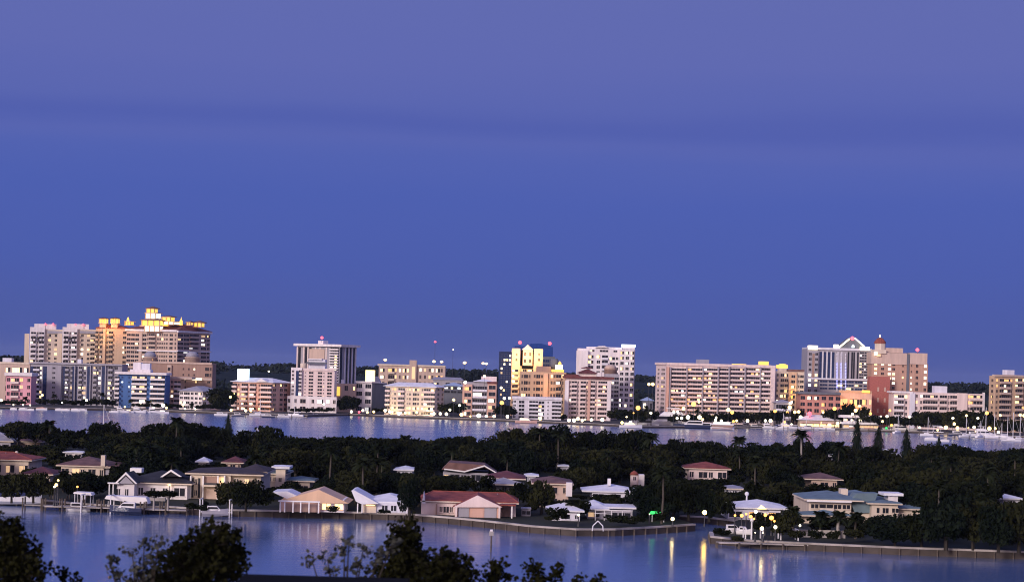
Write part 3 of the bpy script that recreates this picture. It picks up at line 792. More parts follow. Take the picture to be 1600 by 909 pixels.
# red-white low building
b = Bld('apartment_building', 'low red-rendered building with rows of dark windows under a flat dark roof', 'building', 1250, 1313, 616, 1200, D=16, wall='redw')
b.box('roof_slab', 1247, 612.5, 1314, 616, -1.4, 17, 'dgrey')
b.face(5, 'W.W.W.W.W.W', py0=617).done([(1270, 624, 'lwhite', 2), (1290, 639, 'lorange', 2)], .04, 5)

# pinkish white long building
b = Bld('apartment_building', 'long pinkish-white five-storey block with a big white rooftop box', 'building', 1396, 1538, 613.5, 1215, D=16, wall='pinkw')
b.box('rooftop_box', 1461, 603, 1480, 614, 3, 12, 'white2')
b.box('roof_slab', 1394, 611, 1427, 614, -1, 16.4, 'white')
b.box('stair_wall', 1422, 614, 1430, None, -1.2, -.03, 'white2'); b.box('blank_bay', 1496, 614, 1512, None, -1.2, -.03, 'pinkw'); b.box('end_wall', 1536, 613, 1539, None, -1.6, -.03, 'white')
b.face(6, 'Bw.', px0=1397, px1=1422, py0=615, par='white'); b.face(6, 'w.wBB.BwB', px0=1430, px1=1496, py0=615, par='pinkw'); b.face(6, 'wBB', px0=1512, px1=1536, py0=615, par='pinkw')
b.done([(1408, 619, 'warm', 2), (1442, 617, 'lwhite'), (1515, 624, 'lorange', 2), (1514, 630, 'lorange', 2), (1466, 617, 'dimwarm')], .05, 9)

# right edge tan tower
b = Bld('condo_tower', 'tan ten-storey condo with an orange-lit top floor, cut by the frame edge', 'condo tower', 1555, 1640, 588, 1190, theta=20, side='L', sidepx=10, wall='tan2')
b.box('parapet', 1554, 586, 1640, 589, -.6, -.03, 'tan'); b.box('rooftop_box', 1574, 578, 1585, 588, 3, 8, 'white2'); b.box('rooftop_box', 1558, 585, 1565, 588, 4, 9, 'cream')
b.face(10, 'w.bBw', px0=1556, px1=1582, py0=590, par='tan'); b.face(10, '.Bwb.B', px0=1584, px1=1622, py0=590, par='tan'); b.face(10, '.w.', py0=590, side='L')
b.done([(1556, 591, 'lorange'), (1574, 591, 'lorange', 2), (1590, 592, 'lorange', 2), (1598, 596, 'warm', 2), (1571, 611, 'lwhite', 2), (1589, 606, 'warm'), (1588, 631, 'warm', 2), (1594, 637, 'lorange')], .07, 17, ('dimwarm', 'lorange'))

# marina pavilion and restaurant
b = Bld('marina_pavilion', 'glazed marina pavilion with a wide flat white roof and lit interior', 'pavilion', 1318, 1374, 653, 1183, D=16, wall='white2')
b.box('roof_slab', 1311, 648.5, 1375, 652.5, -3, 17, 'white')
b.box('deck_band', 1314, 659.5, 1372, 662.5, -3.2, -.1, 'whitepaint')
b.face(1, 'WWWWW', py0=653.5, py1=659, glass='glass'); b.face(1, 'WBWBW', py0=663, glass='dimwarm', par='salmon')
b.done([(1324, 656, 'warm'), (1336, 656, 'lwhite'), (1350, 656, 'lwhite')], 0, 3)
b = Bld('restaurant_building', 'low tan waterfront restaurant with a pale hip roof west of the glazed pavilion', 'restaurant', 1250, 1312, 657, 1186, D=14, wall='cream')
b.hip('roof', 1248, 1313, 656.5, 648, -1, 14, 'rwhite', inset=8)
b.box('awning', 1252, 659, 1310, 661, -3.4, -.1, 'salmon')
b.face(1, 'WWWWWW', py0=661, glass='warm').done([], 0, 2)
# ------------------------------------------------------------------ houses on the island
HB = []    # photo boxes that must stay visible: (x0, y0, x1, y1, depth)
def house(name, label, x0, x1, ytop, ybase, vis=None, cat='house', **kw):
    Y = ground((x0+x1)/2, ybase, 1.3)[1]
    b = Bld(name, label, cat, x0, x1, ytop, Y, z0=1.3, **kw)
    if vis: HB.append((*vis, Y))
    return b
G = 'houses among the island trees'

# far left red roof
b = house('island_house', 'cream house with a bright red tile roof cut by the frame, far left', -60, 44, 719, 742, (0, 704, 48, 730), D=14, wall='cream', group=G)
b.hip('roof', -62, 47, 718, 705, 0, 14, 'rred', inset=6); b.lathe('roof_vent', 26, 706, [(2.5, 712), (2.5, 705), (.2, 704)], 7, 'cream', 10)
b.face(1, '.W.W.W.W.W', py0=721).done([(8, 728, 'dimwarm', 2)], .2, 2)
b = house('garden_pavilion', 'small wing with a dull red roof among trees at far left', 40, 78, 742, 760, (44, 728, 76, 748), D=9, wall='cream', group=G)
b.hip('roof', 38, 80, 741, 728, 0, 9, 'rmaroon', inset=5); b.face(1, 'w.w.w').done([(65, 747, 'lwhite')], 0, 2)
# grey and brown roofs behind it
b = house('island_house', 'house with a grey hip roof above the trees at far left', -50, 16, 690, 706, (0, 674, 20, 692), D=12, wall='grey', group=G)
b.hip('roof', -52, 19, 689, 673, 0, 12, 'rgrey', inset=6); b.face(1, 'w.w.w').done([], 0, 1)
b = house('island_house', 'house with a dusky brown roof rising between trees at far left', 24, 62, 691, 706, (22, 676, 58, 692), D=11, wall='tan', group=G)
b.hip('roof', 22, 64, 690, 676, 0, 11, 'rbrown', inset=6); b.face(1, 'w.w.w').done([], 0, 1)
# hip roof with chimney
b = house('island_house', 'cream house with a brownish red hip roof and a tall pale chimney', 95, 162, 728.5, 748, (92, 711, 166, 740), D=14, wall='cream', group=G)
b.hip('roof', 92, 166, 728, 712, 0, 14, 'rbrown', inset=8)
b.box('chimney', 157.5, 711, 164, 728, -.9, .6, 'cream')
b.box('east_wing', 164, 731, 188, None, .5, 12, 'grey'); b.hip('roof', 163, 193, 730.5, 721, 0, 12, 'rbrown', inset=6)
b.face(1, 'W.Ww.W.w').done([(118, 735, 'dimwarm')], 0, 2)
b = house('garden_pavilion', 'white little pavilion roof in the trees above the brownish-red roofed house', 102, 127, 708, 714, (101, 702, 129, 711), D=6, wall='white', group=G)
b.hip('roof', 101, 128, 707.5, 703.5, 0, 6, 'rwhite', inset=2); b.face(1, 'W.W').done()

# white house with black roof
b = house('island_house', 'white house with a black roof, white-trimmed gables and white roof box', 196, 292, 756, 779, (176, 731, 286, 775), D=15, wall='white', group=G)
b.hip('roof', 190, 296, 755, 734, 0, 15, 'slate', inset=9)
b.box('gable_wall', 183, 753, 210, None, -3.5, -.02, 'white')
b.prism('gable_roof', [(178.5, 755), (196.5, 738), (214, 755)], -3.9, 5, 'slate')
b.prism('gable_trim', [(178, 755.5), (196.5, 737), (214.5, 755.5), (211.5, 755.5), (196.5, 741), (181, 755.5)], -4.3, -3.92, 'whitepaint')
b.prism('gable_face', [(185, 755), (196.5, 743.5), (208.5, 755)], -4.1, -3.93, 'grey')
b.box('roof_box', 203, 731, 221, 738, 6, 9, 'whitepaint')
b.prism('dormer_roof', [(251, 744), (267, 734), (283, 743.5)], 1.5, 8, 'slate')
b.prism('dormer_trim', [(250, 744.8), (267, 733), (284, 744.3), (280, 744.3), (267, 736.4), (254, 744.8)], 1.1, 1.48, 'whitepaint')
b.box('porch_beam', 168, 753.5, 186, 755.5, -4.6, -3.6, 'whitepaint')
for px in (170, 176): b.box('porch_column', px, 755.6, px+1.6, None, -4.4, -4.1, 'whitepaint')
b.box('terrace', 186, 776.5, 258, None, -6, -4.5, 'concrete')
b.box('porch_light', 261, 755, 267, 757, -.5, -.1, 'warm')
b.face(1, 'w.w', px0=186, px1=207, py0=757, y=-3.5); b.face(1, 'w.w.w.W', px0=214, px1=290, py0=757).done([], 0, 1)

# two-storey cream villa
b = house('island_villa', 'two-storey cream villa with a dark brown hip roof and recessed balcony', 297, 360, 742, 779, (294, 728, 362, 778), D=18, wall='cream', group=G)
b.hip('roof', 294, 408, 741, 728.5, 0, 18, 'rdark', inset=10)
b.hip('roof', 372, 414, 738, 724, 6, 20, 'rdark', inset=8)
b.box('east_wing', 360.2, 743, 408, None, 1, 18, 'cream')
b.box('balcony_recess', 319, 744, 350, 757, -.15, -.02, 'brown'); b.box('porch_recess', 319, 762, 342, None, -.15, -.02, 'tan')
b.box('balcony_slab', 317, 757.5, 352, 760, -1.6, -.02, 'cream'); b.box('balcony_rail', 318.5, 754, 340, 757.4, -1.6, -1.5, 'dmetal')
for px in (297, 316.5, 339.5, 350): b.box('column', px, 743, px+2, None, -.9, -.2, 'whitepaint')
b.box('wall_glow_panel', 342, 745, 350, 756, -.2, -.16, 'dimwarm'); b.box('wall_glow_panel', 342, 763, 350, 774, -.2, -.16, 'dimwarm')  # panels glow in place of lamplight on the villa wall
b.hip('porch_roof', 350, 372, 760, 754.5, -5, 1, 'rdark', inset=3)
b.face(2, 'gwg.', px0=299, px1=317, py0=744)
b.face(2, 'w.w.w', px0=364, px1=407, py0=744).done([(357, 771, 'lwhite'), (378, 748, 'dimwarm')], 0, 1)

# teal roofed turret house (left)
def turret_house(x, y, label, vis, big=False):
    b = house('island_villa', label, x, x+34, y+13.5, y+42, vis, D=13, wall='cream', group=G)
    b.hip('roof', x-8, x+35, y+13, y+2, 0, 13, 'rteal', inset=6)
    b.box('turret_wall', x+21, y+5, x+36, None, -1.2, 5, 'cream'); b.hip('turret_roof', x+18, x+39, y+5, y-1.5, -1.2, 5, 'rwhite', inset=4, t=.5)
    b.box('low_wing', x+38, y+25, x+74, None, 2, 11, 'cream'); b.hip('roof', x+37, x+78, y+24.5, y+16, 2, 11, 'rteal', inset=5)
    b.face(1, 'w.W.w', px0=x, px1=x+21, py0=y+15, py1=y+27); b.face(1, 'w', px0=x+25, px1=x+32, py0=y+16, py1=y+28, y=-1.2); b.face(1, 'w.W', px0=x+40, px1=x+72, py0=y+28)
    return b
turret_house(410, 727, 'cream house with a square turret and blue-green roof beside the two-storey villa', (402, 725, 488, 757)).done()

# orange-lit gable house
b = house('island_house', 'house with an orange-lit gable roof and white porch columns by the seawall', 437, 500, 783, 799, (425, 765, 540, 798), D=13, wall='salmon', group=G)
b.prism('roof', [(434, 783), (498, 764.5), (545, 786), (500, 786)], 0, 12, 'peach')
b.prism('west_roof', [(425, 768), (449, 767), (470, 777), (449, 779)], 2, 11, 'rwhite')
b.box('eave_beam', 435, 782, 500, 784, -2.6, -2, 'whitepaint')
for px in (437, 444, 457, 469, 482, 497): b.box('column', px, 784, px+1.8, None, -2.5, -2.1, 'whitepaint')
b.box('east_wall', 500, 780, 538, None, 1, 10, 'white'); b.box('porch_panel', 446, 786, 496, None, -.1, -.02, 'brown')
b.face(1, 'W.W', px0=502, px1=536, py0=783, y=1).done([(508, 790, 'warm', 2)], 0, 1)

# white-roofed house
b = house('island_house', 'low house with pale blue-white roofs meeting in a valley, warm lit porch', 566, 637, 786, 801, (548, 764, 640, 800), D=14, wall='white2', group=G)
b.prism('gable_roof', [(549, 766), (553, 765), (592, 786.5), (566, 787.5), (556, 783)], -1.5, 9, 'rwhite')
b.hip('roof', 574, 638, 785.5, 770, 1, 14, 'rwhite', inset=5)
b.box('lit_porch_wall', 567, 787.6, 588, None, -.3, -.03, 'cream'); b.box('porch_lamp', 572, 788.3, 585, 789.2, -.9, -.4, 'warm')
for px in (558, 565, 635): b.box('column', px, 786, px+1.7, None, -1.4, -1, 'whitepaint')
b.face(1, 'W.W.W', px0=596, px1=634).done([], 0, 1)

# pink house with red roof
b = house('island_house', 'pink single-storey house with a red tile roof and broad pale gable facing the water', 658, 806, 786, 805, (655, 766, 826, 806), D=15, wall='pinkw', group=G)
b.hip('roof', 657, 806, 784.5, 768, 0, 15, 'rred', inset=2.5)
b.prism('end_gable', [(659, 786), (662, 768), (665, 786)], -.6, 3, 'white')
b.box('gable_wall', 711, 790, 782, None, -4, -.02, 'salmon')
b.prism('gable_face', [(708, 792), (746, 773.5), (785, 792)], -4.6, -3.9, 'pinkw')
b.prism('gable_roof', [(707, 791.5), (746, 772.6), (786, 791.5)], -3.88, 6, 'rred')
for px in (711.5, 779): b.box('gable_pier', px, 792, px+3, None, -4.6, -4.02, 'pinkw')
b.box('sliding_glass', 716, 792.5, 733, None, -4.12, -4.02, 'grey'); b.box('sliding_glass', 757, 793, 776, None, -4.12, -4.02, 'grey'); b.box('gable_panel', 737, 794, 756, None, -4.1, -4.02, 'salmon')  # plain salmon panel between the glass doors
b.box('porch_roof', 782, 788, 806, 790, -4.4, -.1, 'rred'); b.box('porch_post', 799, 790.2, 801, None, -4.2, -3.9, 'whitepaint'); b.box('porch_wall', 786, 791, 797, None, -.5, -.03, 'brown')
b.box('side_pilaster', 681, 787, 683, None, -.5, -.03, 'brown')
b.face(1, 'wWw', px0=686, px1=708, py0=788).done([], 0, 1)
b = house('garden_shed', 'small grey garden shed at the east end of the pink house', 815, 829, 795, 806, (815, 794, 830, 806), D=3, wall='grey', group=None, cat='shed')
b.box('roof', 814, 793.5, 830, 795, -.3, 3.3, 'rgrey'); b.face(1, 'W').done()

# behind the pink house
b = house('island_house', 'house with a long pinkish brown gable roof edged white behind the pink house', 692, 762, 738, 754, (690, 720, 778, 740), D=14, wall='grey', group=G)
b.prism('roof', [(690, 733), (701, 722), (757, 726), (776, 739), (757, 730), (726, 737)], -1, 12, 'rbrown')
b.prism('fascia', [(694, 733.2), (726, 737.4), (757, 728.5), (776, 739.5), (776, 737.5), (757, 726.3), (726, 735.4), (694, 731.5)], -1.4, -1.02, 'whitepaint')
b.face(1, 'wWw.Ww').done([(697, 740, 'dimwarm')], 0, 1)
b = house('island_house', 'house with a rounded maroon hip roof and grey eaves in dark trees', 760, 816, 757, 772, (756, 734, 818, 758), D=15, wall='grey', group=G)
b.hip('roof', 764, 818, 748, 734.5, 3, 16, 'rmaroon', inset=8); b.hip('roof', 757, 815, 757, 746, -2, 6, 'rgrey', inset=5); b.box('white_fascia', 753, 745.5, 774, 749, -2.6, -2.2, 'whitepaint')
b.face(1, 'W.w.W').done()
b = house('island_house', 'tall brownish grey house with a flat-topped hip roof and white chimney', 838, 888, 757, 792, (836, 743, 896, 778), D=14, wall='tan', group=G)
b.hip('roof', 835, 892, 756, 743.5, 0, 14, 'rbrown', inset=6); b.box('chimney', 884.5, 753.5, 894, 775, -1, .5, 'white')
b.face(2, 'w.W.w').done()
b = house('island_house', 'long low house with bright white roof and a white chimney behind bushes', 925, 998, 770, 780, (913, 747, 1000, 771), D=12, wall='white2', group=G)
b.hip('roof', 913, 1000, 769, 755.5, 0, 12, 'rwhite', inset=7); b.box('chimney', 949.5, 747.5, 954.5, 758, 3, 4.4, 'whitepaint')
b.face(1, 'W.W.W').done()
b = house('garden_pavilion', 'round white turret room with a red cap above the long white roof', 985, 997, 742, 765, (983, 733, 1008, 757), D=4, wall='pinkw', group=G, body=False)
b.lathe('turret_wall', 991, 757, [(6.5, 768), (6.5, 741)], 2, 'pinkw', 14); b.lathe('turret_roof', 991, 741, [(7.6, 741.4), (5, 737.5), (.2, 734.5)], 2, 'rred', 14); b.box('side_wall', 998, 741, 1007, None, 1, 4, 'white')
b.face(1, 'w', px0=988, px1=994, py0=742, py1=752, y=-1).done()
# pale blue roofs on the point
b = house('island_house', 'white-roofed cottage partly hidden by palms left of the screened pool cage', 862, 906, 801, 813, (857, 783, 910, 804), D=10, wall='white2', group=G)
b.hip('roof', 858, 909, 799, 784, 0, 10, 'rwhite', inset=7); b.face(1, 'w.W.w').done()
b = house('island_house', 'pale blue roofed house with a screened pool cage on the point', 918, 986, 797, 811, (912, 780, 992, 810), D=12, wall='grey', group=G)
b.hip('roof', 912, 948, 796, 780.5, 0, 12, 'rwhite', inset=5); b.hip('roof', 940, 990, 794, 788, 1, 10, 'rwhite', inset=4)
for px in (930, 944, 955, 972, 987): b.box('cage_post', px, 797, px+1, None, -3.4, -3.1, 'alu')
b.box('cage_beam', 929, 796, 989, 797.4, -3.4, -3.1, 'alu'); b.box('cage_beam', 929, 801.5, 957, 802.4, -3.38, -3.12, 'alu')
b.face(1, 'W.WW').done([(938, 802, 'dimwarm')], 0, 1)
# red roof pink house at the back
b = house('island_house', 'pink house with a bright red hip roof standing clear of the canopy', 1076, 1136, 733.5, 750, (1070, 719, 1140, 745), D=13, wall='pinkw', group=G)
b.hip('roof', 1073, 1139, 732.5, 720.5, 0, 13, 'rred', inset=8); b.face(1, 'w.Ww.W').done()
# white roof by the lamps
b = house('island_house', 'low house under a wide white roof behind the orange lamps', 1138, 1222, 796, 812, (1130, 778, 1230, 797), D=14, wall='white2', group=G)
b.hip('roof', 1150, 1229, 795, 779.5, 0, 14, 'rwhite', inset=10); b.hip('roof', 1131, 1170, 796, 785, 1, 11, 'rwhite', inset=6)
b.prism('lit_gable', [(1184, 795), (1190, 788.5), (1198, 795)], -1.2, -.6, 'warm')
b.face(1, 'W.W.W').done([(1195, 803, 'lorange', 2)], 0, 1)
# big teal house right
b = house('island_villa', 'large cream mansion with a broad blue-green roof and arched windows', 1264, 1330, 783, 815, (1250, 764, 1446, 806), D=22, wall='cream', group=G)
b.hip('roof', 1261, 1345, 781.5, 766, -.5, 16, 'rteal', inset=8); b.hip('roof', 1300, 1398, 784, 765, 4, 24, 'rteal', inset=10)
b.prism('roof_slope', [(1328, 782), (1338, 770), (1372, 770), (1366, 786), (1362, 801), (1336, 801)], .5, 5, 'rteal')
b.box('cornice', 1261, 781.5, 1331, 784, -1.2, -.02, 'whitepaint')
b.box('chimney', 1314, 763.5, 1325, 773, 5, 8, 'cream')
b.hip('porch_roof', 1252, 1328, 806, 796.5, -6, 0, 'rteal', inset=5); b.box('porch_wall', 1256, 806, 1326, None, -5, -.1, 'cream')
b.box('link_wall', 1330, 800, 1366, None, 1, 10, 'cream')
b.box('east_bay', 1362, 788, 1403, None, -1.5, 12, 'cream'); b.hip('roof', 1360, 1405, 787, 778, -1.5, 12, 'rteal', inset=5)
b.box('turret_wall', 1388, 773, 1403, 786, 2, 7, 'white'); b.hip('turret_roof', 1384, 1407, 774, 768, 2, 7, 'rwhite', inset=3, t=.5)
b.box('low_wing', 1404, 796, 1440, None, 1, 11, 'cream'); b.hip('roof', 1403, 1444, 795.5, 787, 1, 11, 'rteal', inset=5)
b.face(1, 'WBWW', px0=1266, px1=1329, py0=785, py1=797); b.face(1, '.g.gg.W', px0=1363, px1=1402, py0=790, py1=802, y=-1.5); b.face(1, 'w.w.W', px0=1407, px1=1438, py0=798).done()
b = house('island_house', 'house with a dusky purple-brown hip roof behind the blue-green roofed mansion', 1268, 1308, 750, 766, (1260, 737, 1314, 754), D=13, wall='tan', group=G)
b.hip('roof', 1261, 1314, 749, 737.5, 0, 13, 'rbrown', inset=7); b.face(1, 'w.W.w').done()
# back rows
def backroof(label, x0, x1, ye, yr, m='rwhite', w='white2', inset=5, D=10):
    b = house('island_house', label, x0+2, x1-2, ye, ye+11, (x0, yr-1, x1, ye+1), D=D, wall=w, group=G)
    b.hip('roof', x0, x1, ye, yr, 0, D, m, inset=inset); b.face(1, 'w.W.w').done()
    return b
backroof('long thin white roof near the back shore by the tall slender palm', 1276, 1324, 711, 705, inset=2)
backroof('rounded white roof between the dark cone pines near the back shore', 1364, 1412, 713, 701, inset=6)
backroof('small white roof deep in dark trees at the right edge', 1566, 1598, 780, 772, inset=3)
backroof('small pale roof among dark trees above the white valley-roofed house', 618, 646, 735, 727, inset=4)
backroof('tiny pale roof glinting behind the white-chimneyed brown house', 874, 890, 729, 725, inset=3, D=6)
backroof('small white roof left of the white-chimneyed brown house', 822, 839, 744, 738.5, inset=3, D=7)
backroof('dull red roof peeping over trees behind the two-storey villa', 349, 378, 723, 712, 'rmaroon', 'tan', 6)
backroof('small pale gable roof above the trees left of the two-storey villa', 308, 324, 722, 713, 'rwhite', 'white', 4, 6)
backroof('grey metal roof on the back shore behind the Norfolk pine', 374, 398, 691, 684, 'rgrey', 'grey', 4)
backroof('small grey-white roofs stepped down behind the lamps, right of the red hip roof', 1136, 1160, 764, 757, 'rgrey', 'white2', 4, 8)

# ------------------------------------------------------------------ seawalls, docks, boats along the island
FRONT = [(-260, 768), (0, 787), (60, 790), (120, 796), (200, 801), (262, 801), (330, 806), (400, 807), (520, 809), (640, 813), (700, 818), (760, 824),
         (830, 832), (900, 837), (960, 837), (1030, 833), (1085, 829), (1058, 820), (1062, 815), (1100, 817), (1150, 823), (1140, 833), (1110, 842), (1112, 849),
         (1180, 856), (1250, 859), (1290, 861), (1400, 866), (1600, 873), (1900, 882)]
FG = [ground(x, y, 0) for x, y in FRONT]
BACK = [(360, 640), (200, 650), (60, 655), (-60, 662), (-200, 690), (-330, 700)]
def seawall(pts, label, m='dconcrete', ht=1.35, cat='seawall', capm='cap'):
    t = thing('seawall', label, cat, (pts[0][0], pts[0][1], 0), 0, 'concrete seawalls')
    w, c = MB(), MB()
    ox, oy = pts[0]
    P = [Vector((x-ox, y-oy, 0)) for x, y in pts]
    N = []
    for i in range(len(P)):
        d = (P[min(i+1, len(P)-1)]-P[max(i-1, 0)]).normalized()
        N.append(Vector((d.y, -d.x, 0)))
    def strip(mb, a, b, z0, z1):
        v, f = [], []
        for p, n in zip(P, N):
            for o, z in ((a, z0), (b, z0), (b, z1), (a, z1)): v.append((p.x+n.x*o, p.y+n.y*o, z))
        for i in range(len(P)-1):
            for k in range(4): f.append((i*4+k, i*4+(k+1) % 4, i*4+4+(k+1) % 4, i*4+4+k))
        f += [(0, 3, 2, 1), tuple((len(P)-1)*4+k for k in range(4))]
        mb.add(v, f)
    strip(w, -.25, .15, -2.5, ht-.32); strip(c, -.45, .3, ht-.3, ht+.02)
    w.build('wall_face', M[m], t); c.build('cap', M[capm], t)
    if capm == 'cap':
        k, acc = 0, 0.0
        for i in range(len(P)-1):
            sl = (P[i+1]-P[i]).length
            while acc < sl and k < 60:
                q = P[i].lerp(P[i+1], acc/sl)+N[i]*-.0+N[i]*.3
                if abs(q.x+ox) < .27*(q.y+oy): link('pile', cached(('sp',), lambda: MB().tube((0,0,-2), (0,0,1.0), .17).mesh('pile', M['wood'])), t, (q.x, q.y, 0)); k += 1
                acc += 3.1
            acc -= sl
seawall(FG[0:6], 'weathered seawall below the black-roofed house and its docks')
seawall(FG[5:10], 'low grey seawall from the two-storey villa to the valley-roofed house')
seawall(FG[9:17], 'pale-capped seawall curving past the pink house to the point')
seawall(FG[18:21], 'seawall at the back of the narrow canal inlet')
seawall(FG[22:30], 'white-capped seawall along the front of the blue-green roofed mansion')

def dock(px, py, w, d, label, posts=True, rz=0, z=1.0):
    x, Y = ground(px, py, 0)
    t = thing('dock', label, 'dock', (x, Y, 0), rz, 'private docks')
    MB().box(-w/2, -d/2, z-.2, w/2, d/2, z).build('deck', M['cap'], t)
    n = max(2, int(w/3.2))
    for i in range(n+1):
        for sy in (-1, 1):
            link('pile', cached(('pile', posts), lambda: MB().tube((0,0,-2), (0,0,2.3 if posts else 1.0), .16).mesh('pile', M['wood'])), t, (-w/2+i*w/n, sy*(d/2+.18), 0))
    return t
def lift(px, py, w, label, h=3.2):
    x, Y = ground(px, py, 0)
    t = thing('boat_lift', label, 'boat lift', (x, Y, 0), 0, 'boat lifts')
    for sx in (-1, 1):
        for sy in (-1, 1):
            link('post', cached(('lp', h), lambda: MB().box(-.1, -.1, -2, .1, .1, h).mesh('post', M['alu'])), t, (sx*w/2, sy*1.7, 0))
        MB().box(-.13, -1.9, h, .08, 1.9, h+.18).build('beam', M['alu'], t, (sx*w/2, 0, 0))
    MB().box(-w/2, -.3, .8, w/2, .3, 1.0).build('cradle', M['alu'], t)
    return t

def boat_hull(L_, B_, hh, sheer=.5):
    v, f = [], []
    n = 9
    for i in range(n):
        s = i/(n-1)
        w = B_/2*min(1, (1-s)**.55*1.25) if s > .45 else B_/2*(.86+.14*s/.45)
        zt = hh + sheer*s*s
        x = -L_/2 + s*L_
        v += [(x, -w, zt), (x-.0, -w*.8, hh*.25), (x, 0, -.35+.35*s*s), (x, w*.8, hh*.25), (x, w, zt)]
    for i in range(n-1):
        for k in range(4): f.append((i*5+k, i*5+5+k, i*5+6+k, i*5+k+1))
        f.append((i*5+4, i*5+9, i*5+5, i*5))
    f.append((4, 3, 2, 1, 0)); 
    return MB().add(v, f)
def motorboat(px, py, L_, label, rz=0, z=0, hull='hull', cover=None, fly=False, cat='motorboat', group='motorboats', name='motorboat', Y=None, lit=None):
    if Y is None: x, Y = ground(px, py, max(z, 0))
    else: x = at(px, py, Y)[0]
    B_ = L_*.27; hh = L_*.085+.35
    t = thing(name, label, cat, (x, Y, z), rz, group)
    boat_hull(L_, B_, hh).build('hull', M[hull], t, smooth=False)
    if cover:
        pr = [(-L_*.5, hh+.03), (-L_*.42, hh+L_*.09), (L_*.1, hh+L_*.13), (L_*.42, hh+L_*.05)]
        MB().prism(pr, -B_*.4, B_*.4).build('cover', M[cover], t)
        return t
    ch = L_*.085+.5
    MB().prism([(-L_*.3, hh), (-L_*.3, hh+ch), (L_*.06, hh+ch), (L_*.2, hh+.15), (L_*.2, hh)], -B_*.36, B_*.36).build('cabin', M['hull'], t)
    MB().prism([(-L_*.27, hh+ch*.35), (-L_*.27, hh+ch*.8), (L_*.075, hh+ch*.8), (L_*.14, hh+ch*.35)], -B_*.375, B_*.375).build('window', M[lit or 'glass'], t)
    if fly:
        MB().prism([(-L_*.34, hh+ch), (-L_*.3, hh+ch*1.5), (-L_*.02, hh+ch*1.5), (L_*.05, hh+ch)], -B_*.3, B_*.3).build('flybridge', M['hull'], t)
        MB().box(-L_*.26, -B_*.28, hh+ch*2.1, -L_*.05, B_*.28, hh+ch*2.2).build('hardtop', M['hull'], t)
        for sx in (-.24, -.08):
            for sy in (-1, 1): MB().tube((L_*sx, sy*B_*.24, hh+ch*1.4), (L_*sx, sy*B_*.24, hh+ch*2.12), .06).build('hardtop_post', M['alu'], t)
        MB().tube((-L_*.2, 0, hh+ch*2.2), (-L_*.24, 0, hh+ch*3.2), .07).build('radar_mast', M['alu'], t)
    return t
def sailboat(px, py, L_, mast, label, rz=0, hull='hull', z=0):
    x, Y = ground(px, py, 0)
    t = thing('sailboat', label, 'sailboat', (x, Y, z), rz, 'sailboats')
    boat_hull(L_, L_*.28, 1.1, .35).build('hull', M[hull], t)
    MB().prism([(-L_*.22, 1.1), (-L_*.2, 1.75), (L_*.12, 1.7), (L_*.2, 1.15)], -L_*.08, L_*.08).build('cabin', M['hull'], t)
    MB().tube((L_*.08, 0, 1.1), (L_*.08, 0, mast), .17, .12).build('mast', M['alu'], t)
    MB().tube((L_*.08, 0, 2.3), (-L_*.32, 0, 2.4), .2, .16).build('boom', M['white2'], t)
    MB().tube((L_*.48, 0, 1.5), (L_*.08, 0, mast-.3), .03).build('forestay', M['alu'], t)
    return t
dock(28, 789, 26, 2, 'grey dock along the far left end of the near shore')
motorboat(28, 785, 9, 'white runabout under a navy canvas by the far left dock', .05, .6, cover='navy')
dock(95, 797, 14, 1.6, 'low dock below the small dock lamps, left of the white boat cover')
dock(160, 800, 22, 2.2, 'dock with white piles in front of the black-roofed white house')
dock(243, 803, 12, 1.6, 'short dock beside the two round trees with white trunks')
motorboat(122, 798, 4.5, 'low white open boat hull moored at the tall-piled dock', .02, .1)
def canopy(px0, px1, pt, pb, pbase, label):
    Y = ground((px0+px1)/2, pbase, 0)[1]; xa, za = at(px0, pt, Y); xb, zb = at(px1, pb, Y)
    w_, hh = xb-xa, za-zb
    t = thing('boat_canopy', label, 'canopy', ((xa+xb)/2, Y, 0), 0, 'white boat canopies')
    MB().prism([(-w_/2, zb+hh*.55), (-w_*.46, za), (w_*.44, za-hh*.1), (w_/2, zb), (w_*.1, zb+hh*.12)], -1.6, 1.6).build('canopy_cloth', M['whitepaint'], t)
    for sx in (-.42, 0, .42):
        for sy in (-1.3, 1.3): link('post', cached(('cp', round(zb, 1)), lambda: MB().tube((0,0,-2), (0,0,zb+.3), .08).mesh('post', M['alu'])), t, (sx*w_, sy, 0))
canopy(117, 146, 767.5, 773, 797, 'flat white boat canopy left of the tall dock posts')
canopy(166, 234, 773, 786, 800, 'long sagging white boat canopy below the black-roofed house')
motorboat(196, 800, 6, 'dark-hulled boat hanging under the long sagging white canopy', 3.1, .5, hull='dhull')
for px, py, l in ((152, 800, 'boat lift with tall white posts below the white canopy'), (337, 807, 'boat lift holding a small boat below the two-storey villa')): lift(px, py, 5.5, l)
motorboat(336, 804, 4.8, 'small cabin boat raised on the lift below the two-storey villa', .1, 1.0, hull='grey', cat='cabin boat')
dock(1222, 858, 22, 1.6, 'long dock with dark piles in front of the mansion lawn', posts=False)
lift(1190, 853, 6, 'boat lift with two white posts under the orange lamps, western one', 3); lift(1217, 854.5, 6, 'boat lift with white posts beside the long dock, eastern one', 3)
motorboat(1146, 833, 4.2, 'white motorboat parked among bushes by the canal mouth', .2, 1.35); motorboat(1163, 834, 2.8, 'small white skiff beside the parked motorboat at the canal mouth', -.3, 1.35)
